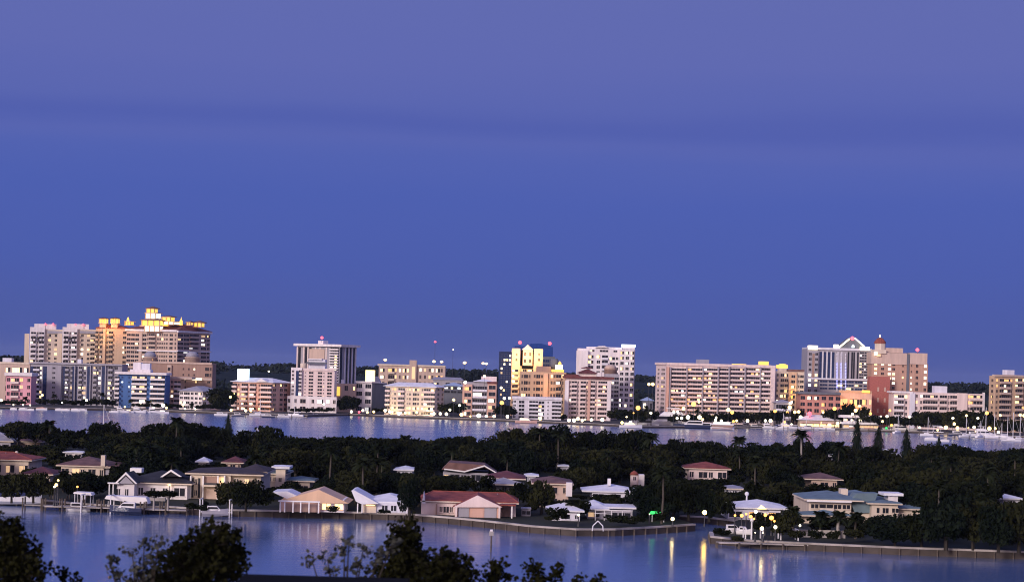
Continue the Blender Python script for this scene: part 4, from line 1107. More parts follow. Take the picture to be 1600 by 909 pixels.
# arch arbor on the point
x, Y = ground(934, 829, 1.35)
t = thing('garden_arch', 'white pointed garden arch on the seawall at the point', 'arch', (x, Y, 1.35))
for a, c_ in (((-.95, 0), (-.85, .9)), ((-.85, .9), (0, 1.75)), ((0, 1.75), (.85, .9)), ((.85, .9), (.95, 0))):
    MB().tube((a[0], 0, a[1]), (c_[0], 0, c_[1]), .1).build('arch_bar', M['alu'], t)
t0_ = ground(1236, 838, 1.3); t1_ = ground(1320, 840, 1.3)
t = thing('garden_wall', 'low pale garden wall with openings before the mansion palms', 'wall', (*t0_, 1.3))
MB().box(0, 0, 0, t1_[0]-t0_[0], .35, 1.1).build('wall_face', M['concrete'], t); MB().box(-.1, -.1, 1.1, t1_[0]-t0_[0]+.1, .45, 1.3).build('cap', M['cap'], t)
# green-lit boat canopy
x, Y = ground(1028, 815, 1.3)
t = thing('lit_canopy', 'flat canopy glowing green on the lawn by the point', 'canopy', (x, Y, 1.3))
MB().prism([(-1.6, 1.5), (-1.3, 2.0), (1.5, 1.75), (1.6, 1.5)], -.8, .8).build('canopy_cloth', M['bulbg'], t)
for sx in (-1.1, 1.1): MB().tube((sx, 0, 0), (sx, 0, 1.6), .07).build('post', M['alu'], t)
# channel marker in the water
x, Y = ground(767, 861, 0)
t = thing('channel_marker', 'lone channel marker post standing in the near water', 'channel marker', (x, Y, 0))
MB().tube((0,0,-2), (0,0,3.2), .13).build('pile', M['wood'], t); MB().box(-.35, -.2, 2.5, .35, -.13, 3.2).build('sign_board', M['concrete'], t); MB().box(-.22, -.22, 3.2, .22, .1, 3.5).build('cap', M['white'], t)
# flag and mast poles
def pole(px, ptop, pbase, label, r=.13, m='alu'):
    x, Y = ground(px, pbase, 1.3)
    z = at(px, ptop, Y)[1]-1.3
    t = thing('flagpole', label, 'pole', (x, Y, 1.3), 0, 'tall poles')
    MB().tube((0,0,0), (0,0,z), r, r*.7).build('shaft', M[m], t); MB().sphere((0,0,z), r*2).build('finial', M[m], t)
pole(1507, 699, 722, 'pale pole on the back shore right of the cone pines', .3)
pole(402, 671, 692, 'pale pole at the back shore right of the Norfolk pine', .3)
pole(1166, 771, 806, 'white flagpole in front of the wide white roof by the lamps', .22)
pole(1257, 783, 806, 'white pole at the west corner of the mansion', .18)
pole(1174, 812, 842, 'grey pole on the lawn below the orange lamps', .16)
sailboat(156, 700, 12, 14, 'sailboat with a tall white mast behind trees near the back shore', .1)
# ------------------------------------------------------------------ water and land
def sheet(name, pts, z, m):
    me = bpy.data.meshes.new(name)
    me.from_pydata([(x, y, z) for x, y in pts], [], [tuple(range(len(pts)))])
    me.materials.append(m)
    if me.polygons[0].normal.z < 0: me.flip_normals()
    return tag(link(name, me), kind='structure')
wm = bpy.data.materials.new('bay_water'); wm.use_nodes = True
nt = wm.node_tree; bs = nt.nodes['Principled BSDF']
bs.inputs['Base Color'].default_value = (.085, .145, .31, 1); bs.inputs['Roughness'].default_value = .11; gp = nt.nodes.new('ShaderNodeNewGeometry'); sx_ = nt.nodes.new('ShaderNodeSeparateXYZ'); nt.links.new(gp.outputs['Position'], sx_.inputs[0]); wr = nt.nodes.new('ShaderNodeMapRange'); wr.inputs['From Min'].default_value = 480; wr.inputs['From Max'].default_value = 760; wr.inputs['To Min'].default_value = 0; wr.inputs['To Max'].default_value = .06; nt.links.new(sx_.outputs['Y'], wr.inputs['Value']); ad = nt.nodes.new('ShaderNodeMath'); ad.operation = 'ADD'; bs.inputs['IOR'].default_value = 2.5  # blue base colour stands in for sky reflection the water lacks
tc = nt.nodes.new('ShaderNodeTexCoord'); mp = nt.nodes.new('ShaderNodeMapping'); mp.inputs['Scale'].default_value = (.25, .6, 1)
nz = nt.nodes.new('ShaderNodeTexNoise'); nz.inputs['Scale'].default_value = .8; nz.inputs['Detail'].default_value = 6
nz2 = nt.nodes.new('ShaderNodeTexNoise'); nz2.inputs['Scale'].default_value = .12; nz2.inputs['Detail'].default_value = 2
rr = nt.nodes.new('ShaderNodeMapRange'); rr.inputs['To Min'].default_value = .11; rr.inputs['To Max'].default_value = .22
bp = nt.nodes.new('ShaderNodeBump'); bp.inputs['Strength'].default_value = .35; bf = nt.nodes.new('ShaderNodeMapRange'); bf.inputs['From Min'].default_value = 420; bf.inputs['From Max'].default_value = 700; bf.inputs['To Min'].default_value = .4; bf.inputs['To Max'].default_value = .12; nt.links.new(sx_.outputs['Y'], bf.inputs['Value']); nt.links.new(bf.outputs['Result'], bp.inputs['Strength']); bp.inputs['Distance'].default_value = .12
nt.links.new(tc.outputs['Object'], mp.inputs['Vector']); nt.links.new(mp.outputs['Vector'], nz.inputs['Vector']); nt.links.new(mp.outputs['Vector'], nz2.inputs['Vector'])
nt.links.new(nz2.outputs['Fac'], rr.inputs['Value']); nt.links.new(rr.outputs['Result'], ad.inputs[0]); nt.links.new(wr.outputs['Result'], ad.inputs[1]); nt.links.new(ad.outputs[0], bs.inputs['Roughness'])
nt.links.new(nz.outputs['Fac'], bp.inputs['Height']); nt.links.new(bp.outputs['Normal'], bs.inputs['Normal'])
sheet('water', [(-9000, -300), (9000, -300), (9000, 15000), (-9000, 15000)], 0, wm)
sheet('island_ground', FG + BACK, 1.3, M['lawn'])
FAR = [ground(x, y, 0) for x, y in [(-700, 615), (-300, 629), (0, 638.5), (180, 641.5), (360, 647), (480, 651), (545, 649), (600, 651.5), (800, 659), (960, 666), (1000, 668.5), (1240, 669.5), (1440, 677), (1600, 685), (2000, 700), (2400, 715)]]
sheet('town_ground', FAR + [(9000, 1100), (9000, 14000), (-9000, 14000), (-9000, 1100)], 1.2, M['soil'])
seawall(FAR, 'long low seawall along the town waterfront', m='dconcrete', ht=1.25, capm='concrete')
sheet('near_ground', [(-400, 30), (400, 30), (400, 190), (200, 205), (-200, 205), (-400, 190)], 1.0, M['lawn'])

# ------------------------------------------------------------------ plants
def crown_mesh(name, seed, n, leaf, lobes, m, flat=.75):
    """leaf sprays spread through overlapping lobes; unit sized"""
    r = random.Random(seed)
    mb = MB()
    for _ in range(n):
        c, R = r.choice(lobes)
        while True:
            p = Vector((r.uniform(-1, 1), r.uniform(-1, 1), r.uniform(-1, 1)))
            if .35 < p.length < 1: break
        q = Vector(c) + Vector((p.x*R, p.y*R, p.z*R*flat))
        a = Vector((r.gauss(0, 1), r.gauss(0, 1), r.gauss(0, .7))).normalized()
        u = a.orthogonal().normalized(); w = a.cross(u)
        th = r.uniform(0, 6.28); u, w = u*cos(th)+w*sin(th), w*cos(th)-u*sin(th)
        s = leaf*r.uniform(.6, 1.3)
        mb.add([q-u*s, q-w*s*.6+u*s*.2, q+u*s, q+w*s*.6-u*s*.1], [(0, 1, 2, 3)])
    return mb.mesh(name, m)
def lobeset(seed, k, spread):
    r = random.Random(seed)
    L = [((0, 0, .1), .72)]
    for i in range(k):
        a = 2*pi*i/k+r.uniform(-.5, .5)
        L.append(((cos(a)*spread*r.uniform(.7, 1.1), sin(a)*spread*r.uniform(.7, 1.1), r.uniform(-.15, .38)), r.uniform(.34, .55)))
    return L
CROWNS = [crown_mesh('crown', 20+i, 2000, .085, lobeset(i, 6+i % 3, .58), M[('leaf', 'leaf2', 'leaf3')[i % 3]]) for i in range(8)]
def trunk_mesh(seed):
    r = random.Random(seed); mb = MB()
    mb.tube((0,0,-.02), (.02,0,.5), .05, .035)
    for i in range(5):
        a = 2*pi*i/5+r.uniform(-.4, .4)
        mb.tube((.02, 0, .45), (.35*cos(a), .35*sin(a), .78), .028, .012, 5)
    return mb.mesh('trunk', M['bark'])
TRUNKS = [trunk_mesh(i) for i in range(3)]
TREES = []
def rtree(*a, **k):
    TREES.append((a, k))
def make_tree(x, Y, h, w, label, group=None, z0=1.3, name='broadleaf_tree', i=None, cat='tree'):
    bushy = z0 < 1.25 or h < 8.6 or Y < 430
    """h total height, w crown width"""
    i = rnd.randrange(8) if i is None else i
    t = thing(name, label, cat, (x, Y, z0), rnd.uniform(0, 6.28), group)
    ch = h*(.97 if bushy else .76)
    link('trunk', TRUNKS[i % 3], t, scale=(h*.8, h*.8, h*.75))
    link('crown', CROWNS[i], t, (0, 0, h-ch*.5-(h*.06 if bushy else 0)), 0, (w/2, w/2, ch/2/(.66 if bushy else .78)))
    return t
def palm_crown(seed, fr, droop, L_=1.0):
    r = random.Random(seed); mb = MB()
    for k in range(fr):
        az = 2*pi*k/fr+r.uniform(-.25, .25); el = r.uniform(-.25, 1.15); l = L_*r.uniform(.8, 1.1)
        P = []
        for j in range(6):
            s = j/5
            rad = l*s*cos(el)*(1-.15*s); z = l*s*sin(el) - droop*l*s*s
            P.append(Vector((rad*cos(az), rad*sin(az), z)))
        side = Vector((-sin(az), cos(az), 0))
        for j in range(1, 6):
            for q in (0, .5):
                p = P[j-1].lerp(P[j], q+.3); d = (P[j]-P[j-1]).normalized()
                wl = l*.34*(1-(j-1+q)/5.6)
                for sg in (-1, 1):
                    tip = p + side*sg*wl + d*wl*.6 - Vector((0, 0, wl*.35))
                    mb.add([p-d*l*.075, p+d*l*.075, tip], [(0, 1, 2)])
        for j in range(5): mb.add([P[j]+side*.012, P[j]-side*.012, P[j+1]-side*.008, P[j+1]+side*.008], [(0, 1, 2, 3)])
    return mb.mesh('crown', M['palm'])
PALMS = [palm_crown(i, 30, .5) for i in range(3)]
def palm(px, ptop, Y, label, w=5.5, z0=1.3, pale=False, group='palms'):
    x, z = at(px, ptop, Y)
    h = z-z0-w*.28
    t = thing('palm_tree', label, 'palm', (x, Y, z0), rnd.uniform(0, 6), group)
    r_ = .2 if not pale else .26
    MB().tube((0,0,-.2), (.25,0,h*.5), r_*1.3, r_, 7).tube((.25,0,h*.5), (.1,0,h), r_, r_*.8, 7).build('trunk', M['palmbark' if not pale else 'cap'], t)
    link('crown', rnd.choice(PALMS), t, (.1, 0, h), 0, (w/2,)*3)
def cone_mesh(seed, gap):
    r = random.Random(seed); mb = MB()
    for k in range(2600):
        s = r.random()**.7
        tier = 1-gap*.5+gap*.5*cos(s*14*2*pi/2)
        R = min(1, .10+1.25*s**.55)*tier*(1 if s < .85 else .8)*sqrt(r.uniform(.15, 1)); a = r.uniform(0, 6.283)
        p = Vector((R*cos(a), R*sin(a), 1-s))
        d = Vector((cos(a), sin(a), -.25+r.uniform(-.3, .3))); sd = Vector((-sin(a), cos(a), 0))
        l = r.uniform(.1, .24)*(.5+.5*s)
        mb.add([p-d*l+sd*l*.4, p-d*l-sd*l*.4, p+d*l], [(0, 1, 2)])
    return mb.mesh('crown', M['pine'])
CONES = [cone_mesh(1, .25), cone_mesh(2, .5)]
def cone(px, ptop, Y, w, label, k=0, name='cypress_tree'):
    x, z = at(px, ptop, Y)
    h = z-1.3
    t = thing(name, label, 'conifer', (x, Y, 1.3), rnd.uniform(0, 6), 'dark conifers on the island')
    MB().tube((0,0,-.1), (0,0,h*.9), .22, .05).build('trunk', M['bark'], t)
    link('crown', CONES[k], t, (0, 0, h*.06), 0, (w/2, w/2, h*.95))

# silhouettes on the back shore: conifers and palms first
cone(357, 650, 640, 4.6, 'slim dark Norfolk pine rising alone above the left back shore', 1, 'norfolk_pine')
cone(1340, 656, 615, 4.8, 'tall loose conifer before the marina pavilion, first of the dark row', 1)
cone(1373, 669, 610, 5.0, 'broad dark cone conifer in the middle of the back-shore row')
cone(1417, 672, 610, 4.6, 'pointed dark conifer, easternmost tall one of the back-shore row')
cone(1467, 684, 600, 3.4, 'small pointed conifer below the moored white sailboats')
PL = [(277, 652, 600, 'feathery palm topping the big dark tree clump behind the villa'), (77, 657, 610, 'palm above dark trees at the far left back shore'),
 (633, 680, 610, 'palm at the back shore left of the round black tree'), (590, 684, 612, 'small palm peeping above the back-shore trees behind the valley-roofed house'),
 (843, 668, 590, 'palm crown against the far water behind the maroon roofed house'), (872, 672, 585, 'palm rising just below the lavender-white block on the water'),
 (1017, 676, 590, 'thick palm left of the open bay, below the yachts'), (1156, 682, 590, 'palm on the dark treeline below the marina boats'),
 (1252, 672, 600, 'tall slender palm with a pale trunk on the back shore'), (1312, 690, 600, 'low spreading palm beside the thin white roof'),
 (843, 755, 430, 'tall palm with a slender bare trunk east of the pink house'), (700, 742, 450, 'dark palm tree rising right behind the red roof of the pink house'),
 (1283, 797, 368, 'palm in front of the mansion porch, westernmost of three'), (1312, 797, 366, 'palm with a pale trunk in front of the mansion, middle of three'), (1338, 799, 366, 'palm before the mansion, easternmost of three'),
 (885, 782, 396, 'cluster palm with white trunk by the white-roofed cottage, western one'), (898, 779, 394, 'cluster palm with white trunk by the white-roofed cottage, eastern one'),
 (100, 735, 432, 'palm over the dock lamps left of the black-roofed house'), (1240, 790, 375, 'palm lit from below by a lamp west of the mansion'), (415, 668, 640, 'ragged palm on the back shore by the pale pole')]
for px, pt, Y, l in PL: palm(px, pt-(4 if Y > 560 else 3), Y-(14 if Y > 560 else 0), l, w=7.5 if Y > 560 else 5.4, pale='pale trunk' in l or 'white trunk' in l)
# two round trees with white trunks
for px, l in ((240, 'clipped round tree with a white trunk by the dock, western one'), (262, 'clipped round tree with a white trunk by the dock, eastern one')):
    x, Y = ground(px, 797, 1.3); z = at(px, 761, Y)[1]
    t = thing('round_tree', l, 'tree', (x, Y, 1.3), 0, 'clipped round trees')
    MB().tube((0,0,0), (0,0,(z-1.3)*.55), .22, .16).build('trunk', M['cap'], t)
    link('crown', CROWNS[3], t, (0,0,(z-1.3)*.68), 0, (2.0, 2.0, (z-1.3)*.33))

LAND = [((95, 728), 'chimneyed brownish red roof'), ((20, 715), 'red roof at far left'), ((235, 755), 'black-roofed white house'), ((350, 750), 'two-storey cream villa'), ((440, 745), 'turreted house near the villa'),
 ((480, 785), 'orange-lit gable house'), ((595, 785), 'valley-roofed white house'), ((735, 790), 'pink house with red roof'), ((730, 730), 'long pinkish brown gable roof'), ((790, 750), 'maroon hip roof'),
 ((865, 765), 'white-chimneyed brown house'), ((955, 762), 'long white roof with chimney'), ((885, 795), 'white-roofed cottage on the point'), ((950, 798), 'screened pool cage'), ((1105, 735), 'red hip roof'),
 ((1180, 790), 'orange lamps and white roof'), ((1300, 790), 'blue-green roofed mansion'), ((1420, 800), 'low east wing of the mansion'), ((1287, 745), 'dusky purple-brown roof'), ((1385, 707), 'rounded white roof by the conifers'), ((1580, 776), 'small white roof at the right edge'), ((1540, 850), 'right end of the white-capped seawall'), ((560, 690), 'open back shore left of centre'), ((180, 680), 'sailboat mast at the back shore'), ((1180, 700), 'back shore below the marina'), ((960, 690), 'back shore below the white tower')]
def tree_at(x, Y, h, w, z0=1.3):
    px, py = proj(x, Y, z0+h*.5)
    l = min(LAND, key=lambda q: (q[0][0]-px)**2+2*(q[0][1]-py)**2)
    bx, bY = ground(l[0][0], l[0][1]+16, 1.3)
    rel = 'behind' if Y > bY+8 else 'in front of' if Y < bY-4 else ('left of' if px < l[0][0] else 'right of')
    size = 'tall' if h > 9 else 'low' if h < 6 else 'mid-sized'
    return rtree(x, Y, h, w, f'{size} dark leafy tree {rel} the {l[1]}', f'{size} trees {rel} the {l[1]}')
# explicit silhouettes (photo x, top y, width px, depth)
SIL = [(a_, b_, c_, 600-(18 if 745 < a_ < 1010 else 0)-.012*max(0, a_-1000)) for a_, b_, c_ in [(5,662,46),(28,655,46),(56,660,38),(75,661,36),(101,670,26),(122,678,30),(137,669,36),(161,659,46),(187,667,34),(219,674,36),(247,659,50),(278,655,50),(306,660,52),(328,666,46),(344,676,34),(366,677,34),(382,672,30),(399,676,26),(412,665,30),(428,668,30),(440,688,34),(463,694,36),(488,696,40),(520,692,44),(541,681,46),(561,686,40),(582,687,40),(597,687,36),(616,689,36),(636,683,38),(655,686,38),(672,686,38),(704,680,48),(724,679,46),(745,689,30),(762,681,44),(786,669,50),(803,665,56),(822,674,44),(848,666,40),(866,662,46),(890,668,46),(910,672,46),(935,672,46),(962,673,48),(986,668,46),(1004,676,36),(1032,690,36),(1060,683,44),(1091,687,44),(1113,687,40),(1132,694,34),(1178,689,40),(1196,696,34),(1216,689,40),(1236,692,36),(1256,682,34),(1275,696,36),(1304,690,40),(1328,694,36),(1355,697,36),(1393,696,34),(1434,695,38),(1450,692,34),(1482,690,40),(1500,698,34),(1525,703,40),(1556,700,48),(1580,701,40),(1600,700,48),(1630,702,48),(-15,664,40)]]
TR = []
def free(x, Y, w):
    return all((x-a)**2+(Y-c)**2 > (r+w*.33)**2 for a, c, r in FOOT)
for px, pt, wp, Y in SIL:
    x, z = at(px, pt, Y)
    if not free(x, Y, 4): Y += 14; x, z = at(px, pt, Y)
    tree_at(x, Y, z-1.3+.5, wp*Y/F*1.2); TR.append((x, Y))
# trees standing before the houses (photo x, top y, base y, width px)
for px, pt, pb_, wp in ((18, 738, 785, 52), (52, 736, 785, 46), (78, 750, 786, 30), (138, 738, 776, 58), (112, 746, 784, 30), (168, 742, 776, 26), (357, 752, 795, 44), (384, 750, 800, 52), (408, 764, 801, 40), (556, 758, 790, 46), (640, 746, 806, 36), (676, 745, 778, 34), (700, 742, 776, 30), (818, 752, 800, 36), (846, 746, 803, 44), (872, 792, 822, 38), (912, 782, 812, 22), (760, 742, 774, 30), (732, 740, 776, 32), (1008, 760, 808, 56), (1040, 752, 806, 56), (1076, 752, 812, 50), (1108, 764, 814, 40), (1130, 770, 818, 34), (1228, 792, 840, 36), (1398, 806, 852, 84), (1440, 794, 854, 76), (1478, 772, 858, 80), (1520, 780, 858, 78), (1560, 790, 862, 66), (1592, 776, 862, 74), (1358, 814, 846, 46), (1335, 826, 848, 34), (1245, 828, 848, 26), (1275, 828, 849, 26), (1302, 828, 849, 26), (1128, 826, 842, 30), (1152, 838, 850, 22), (300, 786, 800, 26), (320, 790, 801, 24), (520, 792, 803, 22), (600, 796, 805, 22), (965, 806, 822, 40), (985, 806, 824, 24), (500, 760, 785, 40), (450, 752, 780, 34)):
    x, Y = ground(px, pb_, 1.3); z = at(px, pt, Y)[1]
    tree_at(x, Y, z-1.3+.3, wp*Y/F*1.1); TR.append((x, Y))
# the rest of the canopy
def inside(x, y, poly):
    c = False
    for i in range(len(poly)):
        (x0, y0), (x1, y1) = poly[i-1], poly[i]
        if (y0 > y) != (y1 > y) and x < (x1-x0)*(y-y0)/(y1-y0)+x0: c = not c
    return c
POLY = FG+BACK
def blocked(x, Y, h, w):
    px, pt = proj(x, Y, 1.3+h); _, pb = proj(x, Y, 1.3+h*.15); hw = w*.5*F/Y*.9
    for x0, y0, x1, y1, hy in HB:
        if Y < hy+3 and px+hw > x0 and px-hw < x1 and pt < y1-1 and pb > y0: return True
    return False
cand = []
r2 = random.Random(11)
Y = 352.0
while Y < 660:
    x = -175-.0
    while x < 190:
        cand.append((x+r2.uniform(-3.5, 3.5), Y+r2.uniform(-3.5, 3.5))); x += 8.2
    Y += 8.6
for x, Y in cand:
    if not inside(x, Y, POLY) or abs(x/Y) > .262: continue
    fy = min((abs(Y-c)+abs(x-a)*.6 for a, c in FG), default=99)
    near_front = min(((x-a)**2+(Y-c)**2)**.5 for a, c in FG)
    h = r2.uniform(4.6, 10.6); w = h*r2.uniform(.85, 1.65)
    lawn = any(not inside(x, Y-d, POLY) for d in (8, 14))
    if lawn: h *= .5; w = h*1.2
    done = False
    for k in range(7):
        pt = proj(x, Y, 1.3+h)[1]
        if pt < 668+.02*proj(x, Y, 0)[0] or blocked(x, Y, h, w) or not free(x, Y, w): h *= .74; w *= .78
        else: done = True; break
    if not done or h < 1.3: continue
    if lawn and r2.random() < .3: continue
    tree_at(x, Y, h, w); TR.append((x, Y))
print('island trees', len(TR))

# scattered palms among the island canopy
r4 = random.Random(23)
n_p = 0
for x, Y in r4.sample(cand, len(cand)):
    if n_p >= 58: break
    if not inside(x, Y, POLY) or abs(x/Y) > .25 or not free(x, Y, 3): continue
    h = r4.uniform(7.5, 11.5)
    px, pt = proj(x, Y, 1.3+h)
    if pt < 676+.02*px or blocked(x, Y, h, 5): continue
    l = min(LAND, key=lambda q: (q[0][0]-px)**2+2*(q[0][1]-pt)**2)
    t = thing('palm_tree', f'dark palm crown showing in the canopy near the {l[1]}', 'palm', (x, Y, 1.3), r4.uniform(0, 6), f'palms in the canopy near the {l[1]}')
    hh = h-1.4
    MB().tube((0,0,-.2), (.25,0,hh*.5), .24, .19, 7).tube((.25,0,hh*.5), (.1,0,hh), .19, .15, 7).build('trunk', M['palmbark'], t)
    link('crown', r4.choice(PALMS), t, (.1, 0, hh), 0, (r4.uniform(2.3, 3.4),)*3); n_p += 1
print('extra palms', n_p)

# trees in the town
def shoreY(px):
    sx = min(max(px, -300), 1900)
    for (xa, ya), (xb, yb) in zip(FAR, FAR[1:]):
        pa, pb_ = proj(xa, ya, 0)[0], proj(xb, yb, 0)[0]
        if pa <= sx <= pb_: return ya+(yb-ya)*(sx-pa)/(pb_-pa)
    return 1150
TZ = [(0, 40, 622, 638, 'below the pink villa block'), (60, 180, 620, 641, 'before the long grey block'), (205, 250, 627, 640, 'before the blue condo'), (265, 282, 628, 641, 'before the dusty-pink block'), (305, 362, 628, 646, 'east of the hip-roofed white block'),
 (455, 520, 634, 647, 'below the lavender condo'), (530, 556, 615, 640, 'below the yellow-lit wall'), (585, 602, 632, 648, 'beside the grey flank'), (690, 724, 626, 648, 'below the dark low block'), (775, 802, 630, 650, 'left of the lavender-white block'), (876, 885, 640, 655, 'right of the lavender-white block'),
 (955, 1022, 636, 658, 'between the white tower and the marina'), (1046, 1210, 640, 657, 'under the long slab'), (1210, 1250, 636, 655, 'under the tan condo'), (1290, 1312, 636, 648, 'before the red-rendered building'), (1315, 1330, 630, 648, 'left of the pavilion roof'), (1342, 1356, 634, 648, 'above the pavilion roof'), (1368, 1430, 645, 662, 'before the red hotel'), (1430, 1545, 636, 672, 'below the long pinkish-white block'), (1546, 1620, 650, 680, 'below the right edge tower'), (334, 360, 600, 636, 'right of the brown hotel wing')]
for x0, x1, y0, y1, w_ in TZ:
    n = max(1, int((x1-x0)/8)); big = y1-y0 > 22
    for k in range(n):
        px = x0+(k+.5)*(x1-x0)/n+rnd.uniform(-2, 2)
        for lay in range(2 if big else 1):
            Y = shoreY(px) + 9+lay*8+rnd.uniform(0, 3)
            pt = y0+rnd.uniform(0, 6)+(8 if big and lay == 0 else 0)
            x, z = at(px, pt, Y)
            h = max(3.5, z-1.2)
            rtree(x, Y, h, max(5, h*.95), f'dark waterfront tree {w_} on the town shore', f'town trees {w_}', 1.2)
for px, pt, l in ((1328, 626, 'big dark round tree against the warm tan podium, western one'), (1349, 632, 'big dark round tree against the warm tan podium, eastern one'), (545, 617, 'large black tree below the yellow-lit wall')):
    x, z = at(px, pt, 1184); rtree(x, 1184, z-1.2, 8.5, l, None, 1.2)
for i, (px, pt) in enumerate(((205, 622), (232, 624), (258, 628), (1225, 632), (1060, 640), (1090, 638), (1143, 642), (1305, 640), (1432, 644), (1010, 632), (300, 628), (40, 618), (85, 614), (160, 612))):
    w_ = ['blue condo, west end', 'blue condo, middle', 'dusty-pink block', 'small parking garage', 'long slab near its west end', 'orange-lit entrance of the slab', 'bright lamp pair below the slab', 'red-rendered building', 'red hotel brick wing', 'small blue-roofed house', 'hip-roofed white block', 'pink villa block', 'grey stair wall', 'east end of the grey block'][i]
    palm(px, pt, 1180 if px > 150 else 1175, f'palm on the town shore by the {w_}', w=6, z0=1.2)

import numpy as np
TREES.sort(key=lambda t: -t[0][2]*t[0][3]/t[0][1]**2)
for a_, k_ in TREES[:295]: make_tree(*a_, **k_)
LOW = [crown_mesh('crown', 60+i, 520, .14, lobeset(i+3, 6+i % 3, .58), M['leaf' if i % 3 else 'leaf2']) for i in range(5)]
vs, fs, mi_, base = [], [], [], 0
for n_, (a_, k_) in enumerate(TREES[295:]):
    x, Y, h, w_ = a_[:4]; z0 = a_[6] if len(a_) > 6 else 1.3; me = LOW[n_ % 5]; ch = h*.9
    co_ = np.empty(len(me.vertices)*3, dtype=np.float32); me.vertices.foreach_get('co', co_); co_ = co_.reshape(-1, 3)
    t_ = rnd.uniform(0, 6.28); ca, sa = cos(t_), sin(t_)
    q = np.stack([(co_[:, 0]*ca-co_[:, 1]*sa)*w_/2+x, (co_[:, 0]*sa+co_[:, 1]*ca)*w_/2+Y, co_[:, 2]*ch/2/.78+z0+h-ch*.5], 1)
    vs.append(q); fs.append(np.arange(len(q)).reshape(-1, 4)+base); base += len(q); mi_.append(np.full(len(q)//4, 0 if me.materials[0] == M['leaf'] else 1))
me = bpy.data.meshes.new('woodland'); me.from_pydata(np.concatenate(vs), [], np.concatenate(fs)); me.materials.append(M['leaf']); me.materials.append(M['leaf2']); me.polygons.foreach_set('material_index', np.concatenate(mi_).astype(np.int32)); me.update()
tag(link('woodland', me), kind='stuff')
print('trees', len(TREES))

# distant woodland and rising ground
def ridge():
    r = random.Random(5); mb = MB()
    for i in range(520):
        x = r.uniform(-900, 900); Y = r.uniform(2250, 2700); h = 27+4.5*noise.noise(Vector((x*.006, Y*.004, 0)))+r.uniform(-1.5, 1.5) - .0012*(x+200)
        R = r.uniform(9, 16)
        for k in range(70):
            p = Vector((r.gauss(0, .5), r.gauss(0, .4), r.uniform(-1.6, .95)))
            q = Vector((x+p.x*R, Y+p.y*R, h-R*.5+p.z*R*.5))
            a = Vector((r.gauss(0, 1), r.gauss(0, 1), r.gauss(0, 1))).normalized(); u = a.orthogonal().normalized(); w = a.cross(u); s = r.uniform(1.5, 3.2)
            mb.add([q-u*s, q-w*s*.7, q+u*s, q+w*s*.7], [(0, 1, 2, 3)])
    o = mb.build('distant_woodland', M['far']); tag(o, kind='stuff')
ridge()
v, f = [], []
nx = 60
for j, (Y, hz) in enumerate(((1900, 1.25), (2150, 11), (2300, 17), (2800, 19), (4500, 15), (13000, 6))):
    for i in range(nx+1):
        x = -2600+5200*i/nx
        v.append((x*(1 if Y < 3000 else 2.4), Y, hz + (noise.noise(Vector((x*.004, Y*.003, 3)))*4-.001*x if j in (1, 2, 3) else 0)))
for j in range(5):
    for i in range(nx): f.append((j*(nx+1)+i, j*(nx+1)+i+1, (j+1)*(nx+1)+i+1, (j+1)*(nx+1)+i))
me = bpy.data.meshes.new('hills'); me.from_pydata(v, [], f); me.materials.append(M['far']); tag(link('hills', me), kind='structure')
# darker mass of mid-distance town trees
def massband():
    r = random.Random(8); mb = MB()
    for i in range(420):
        x = r.uniform(-420, 420); Y = r.uniform(1480, 1880); R = r.uniform(6, 10); h = r.uniform(8, 15)
        for k in range(45):
            q = Vector((x+r.gauss(0, .5)*R, Y+r.gauss(0, .5)*R, max(.5, h-R*.6+r.uniform(-1, .6)*R)))
            a = Vector((r.gauss(0, 1), r.gauss(0, 1), r.gauss(0, 1))).normalized(); u = a.orthogonal().normalized(); w = a.cross(u); s = r.uniform(1.2, 2.4)
            mb.add([q-u*s, q-w*s*.7, q+u*s, q+w*s*.7], [(0, 1, 2, 3)])
    o = mb.build('town_woodland', M['far']); tag(o, kind='stuff')
massband()

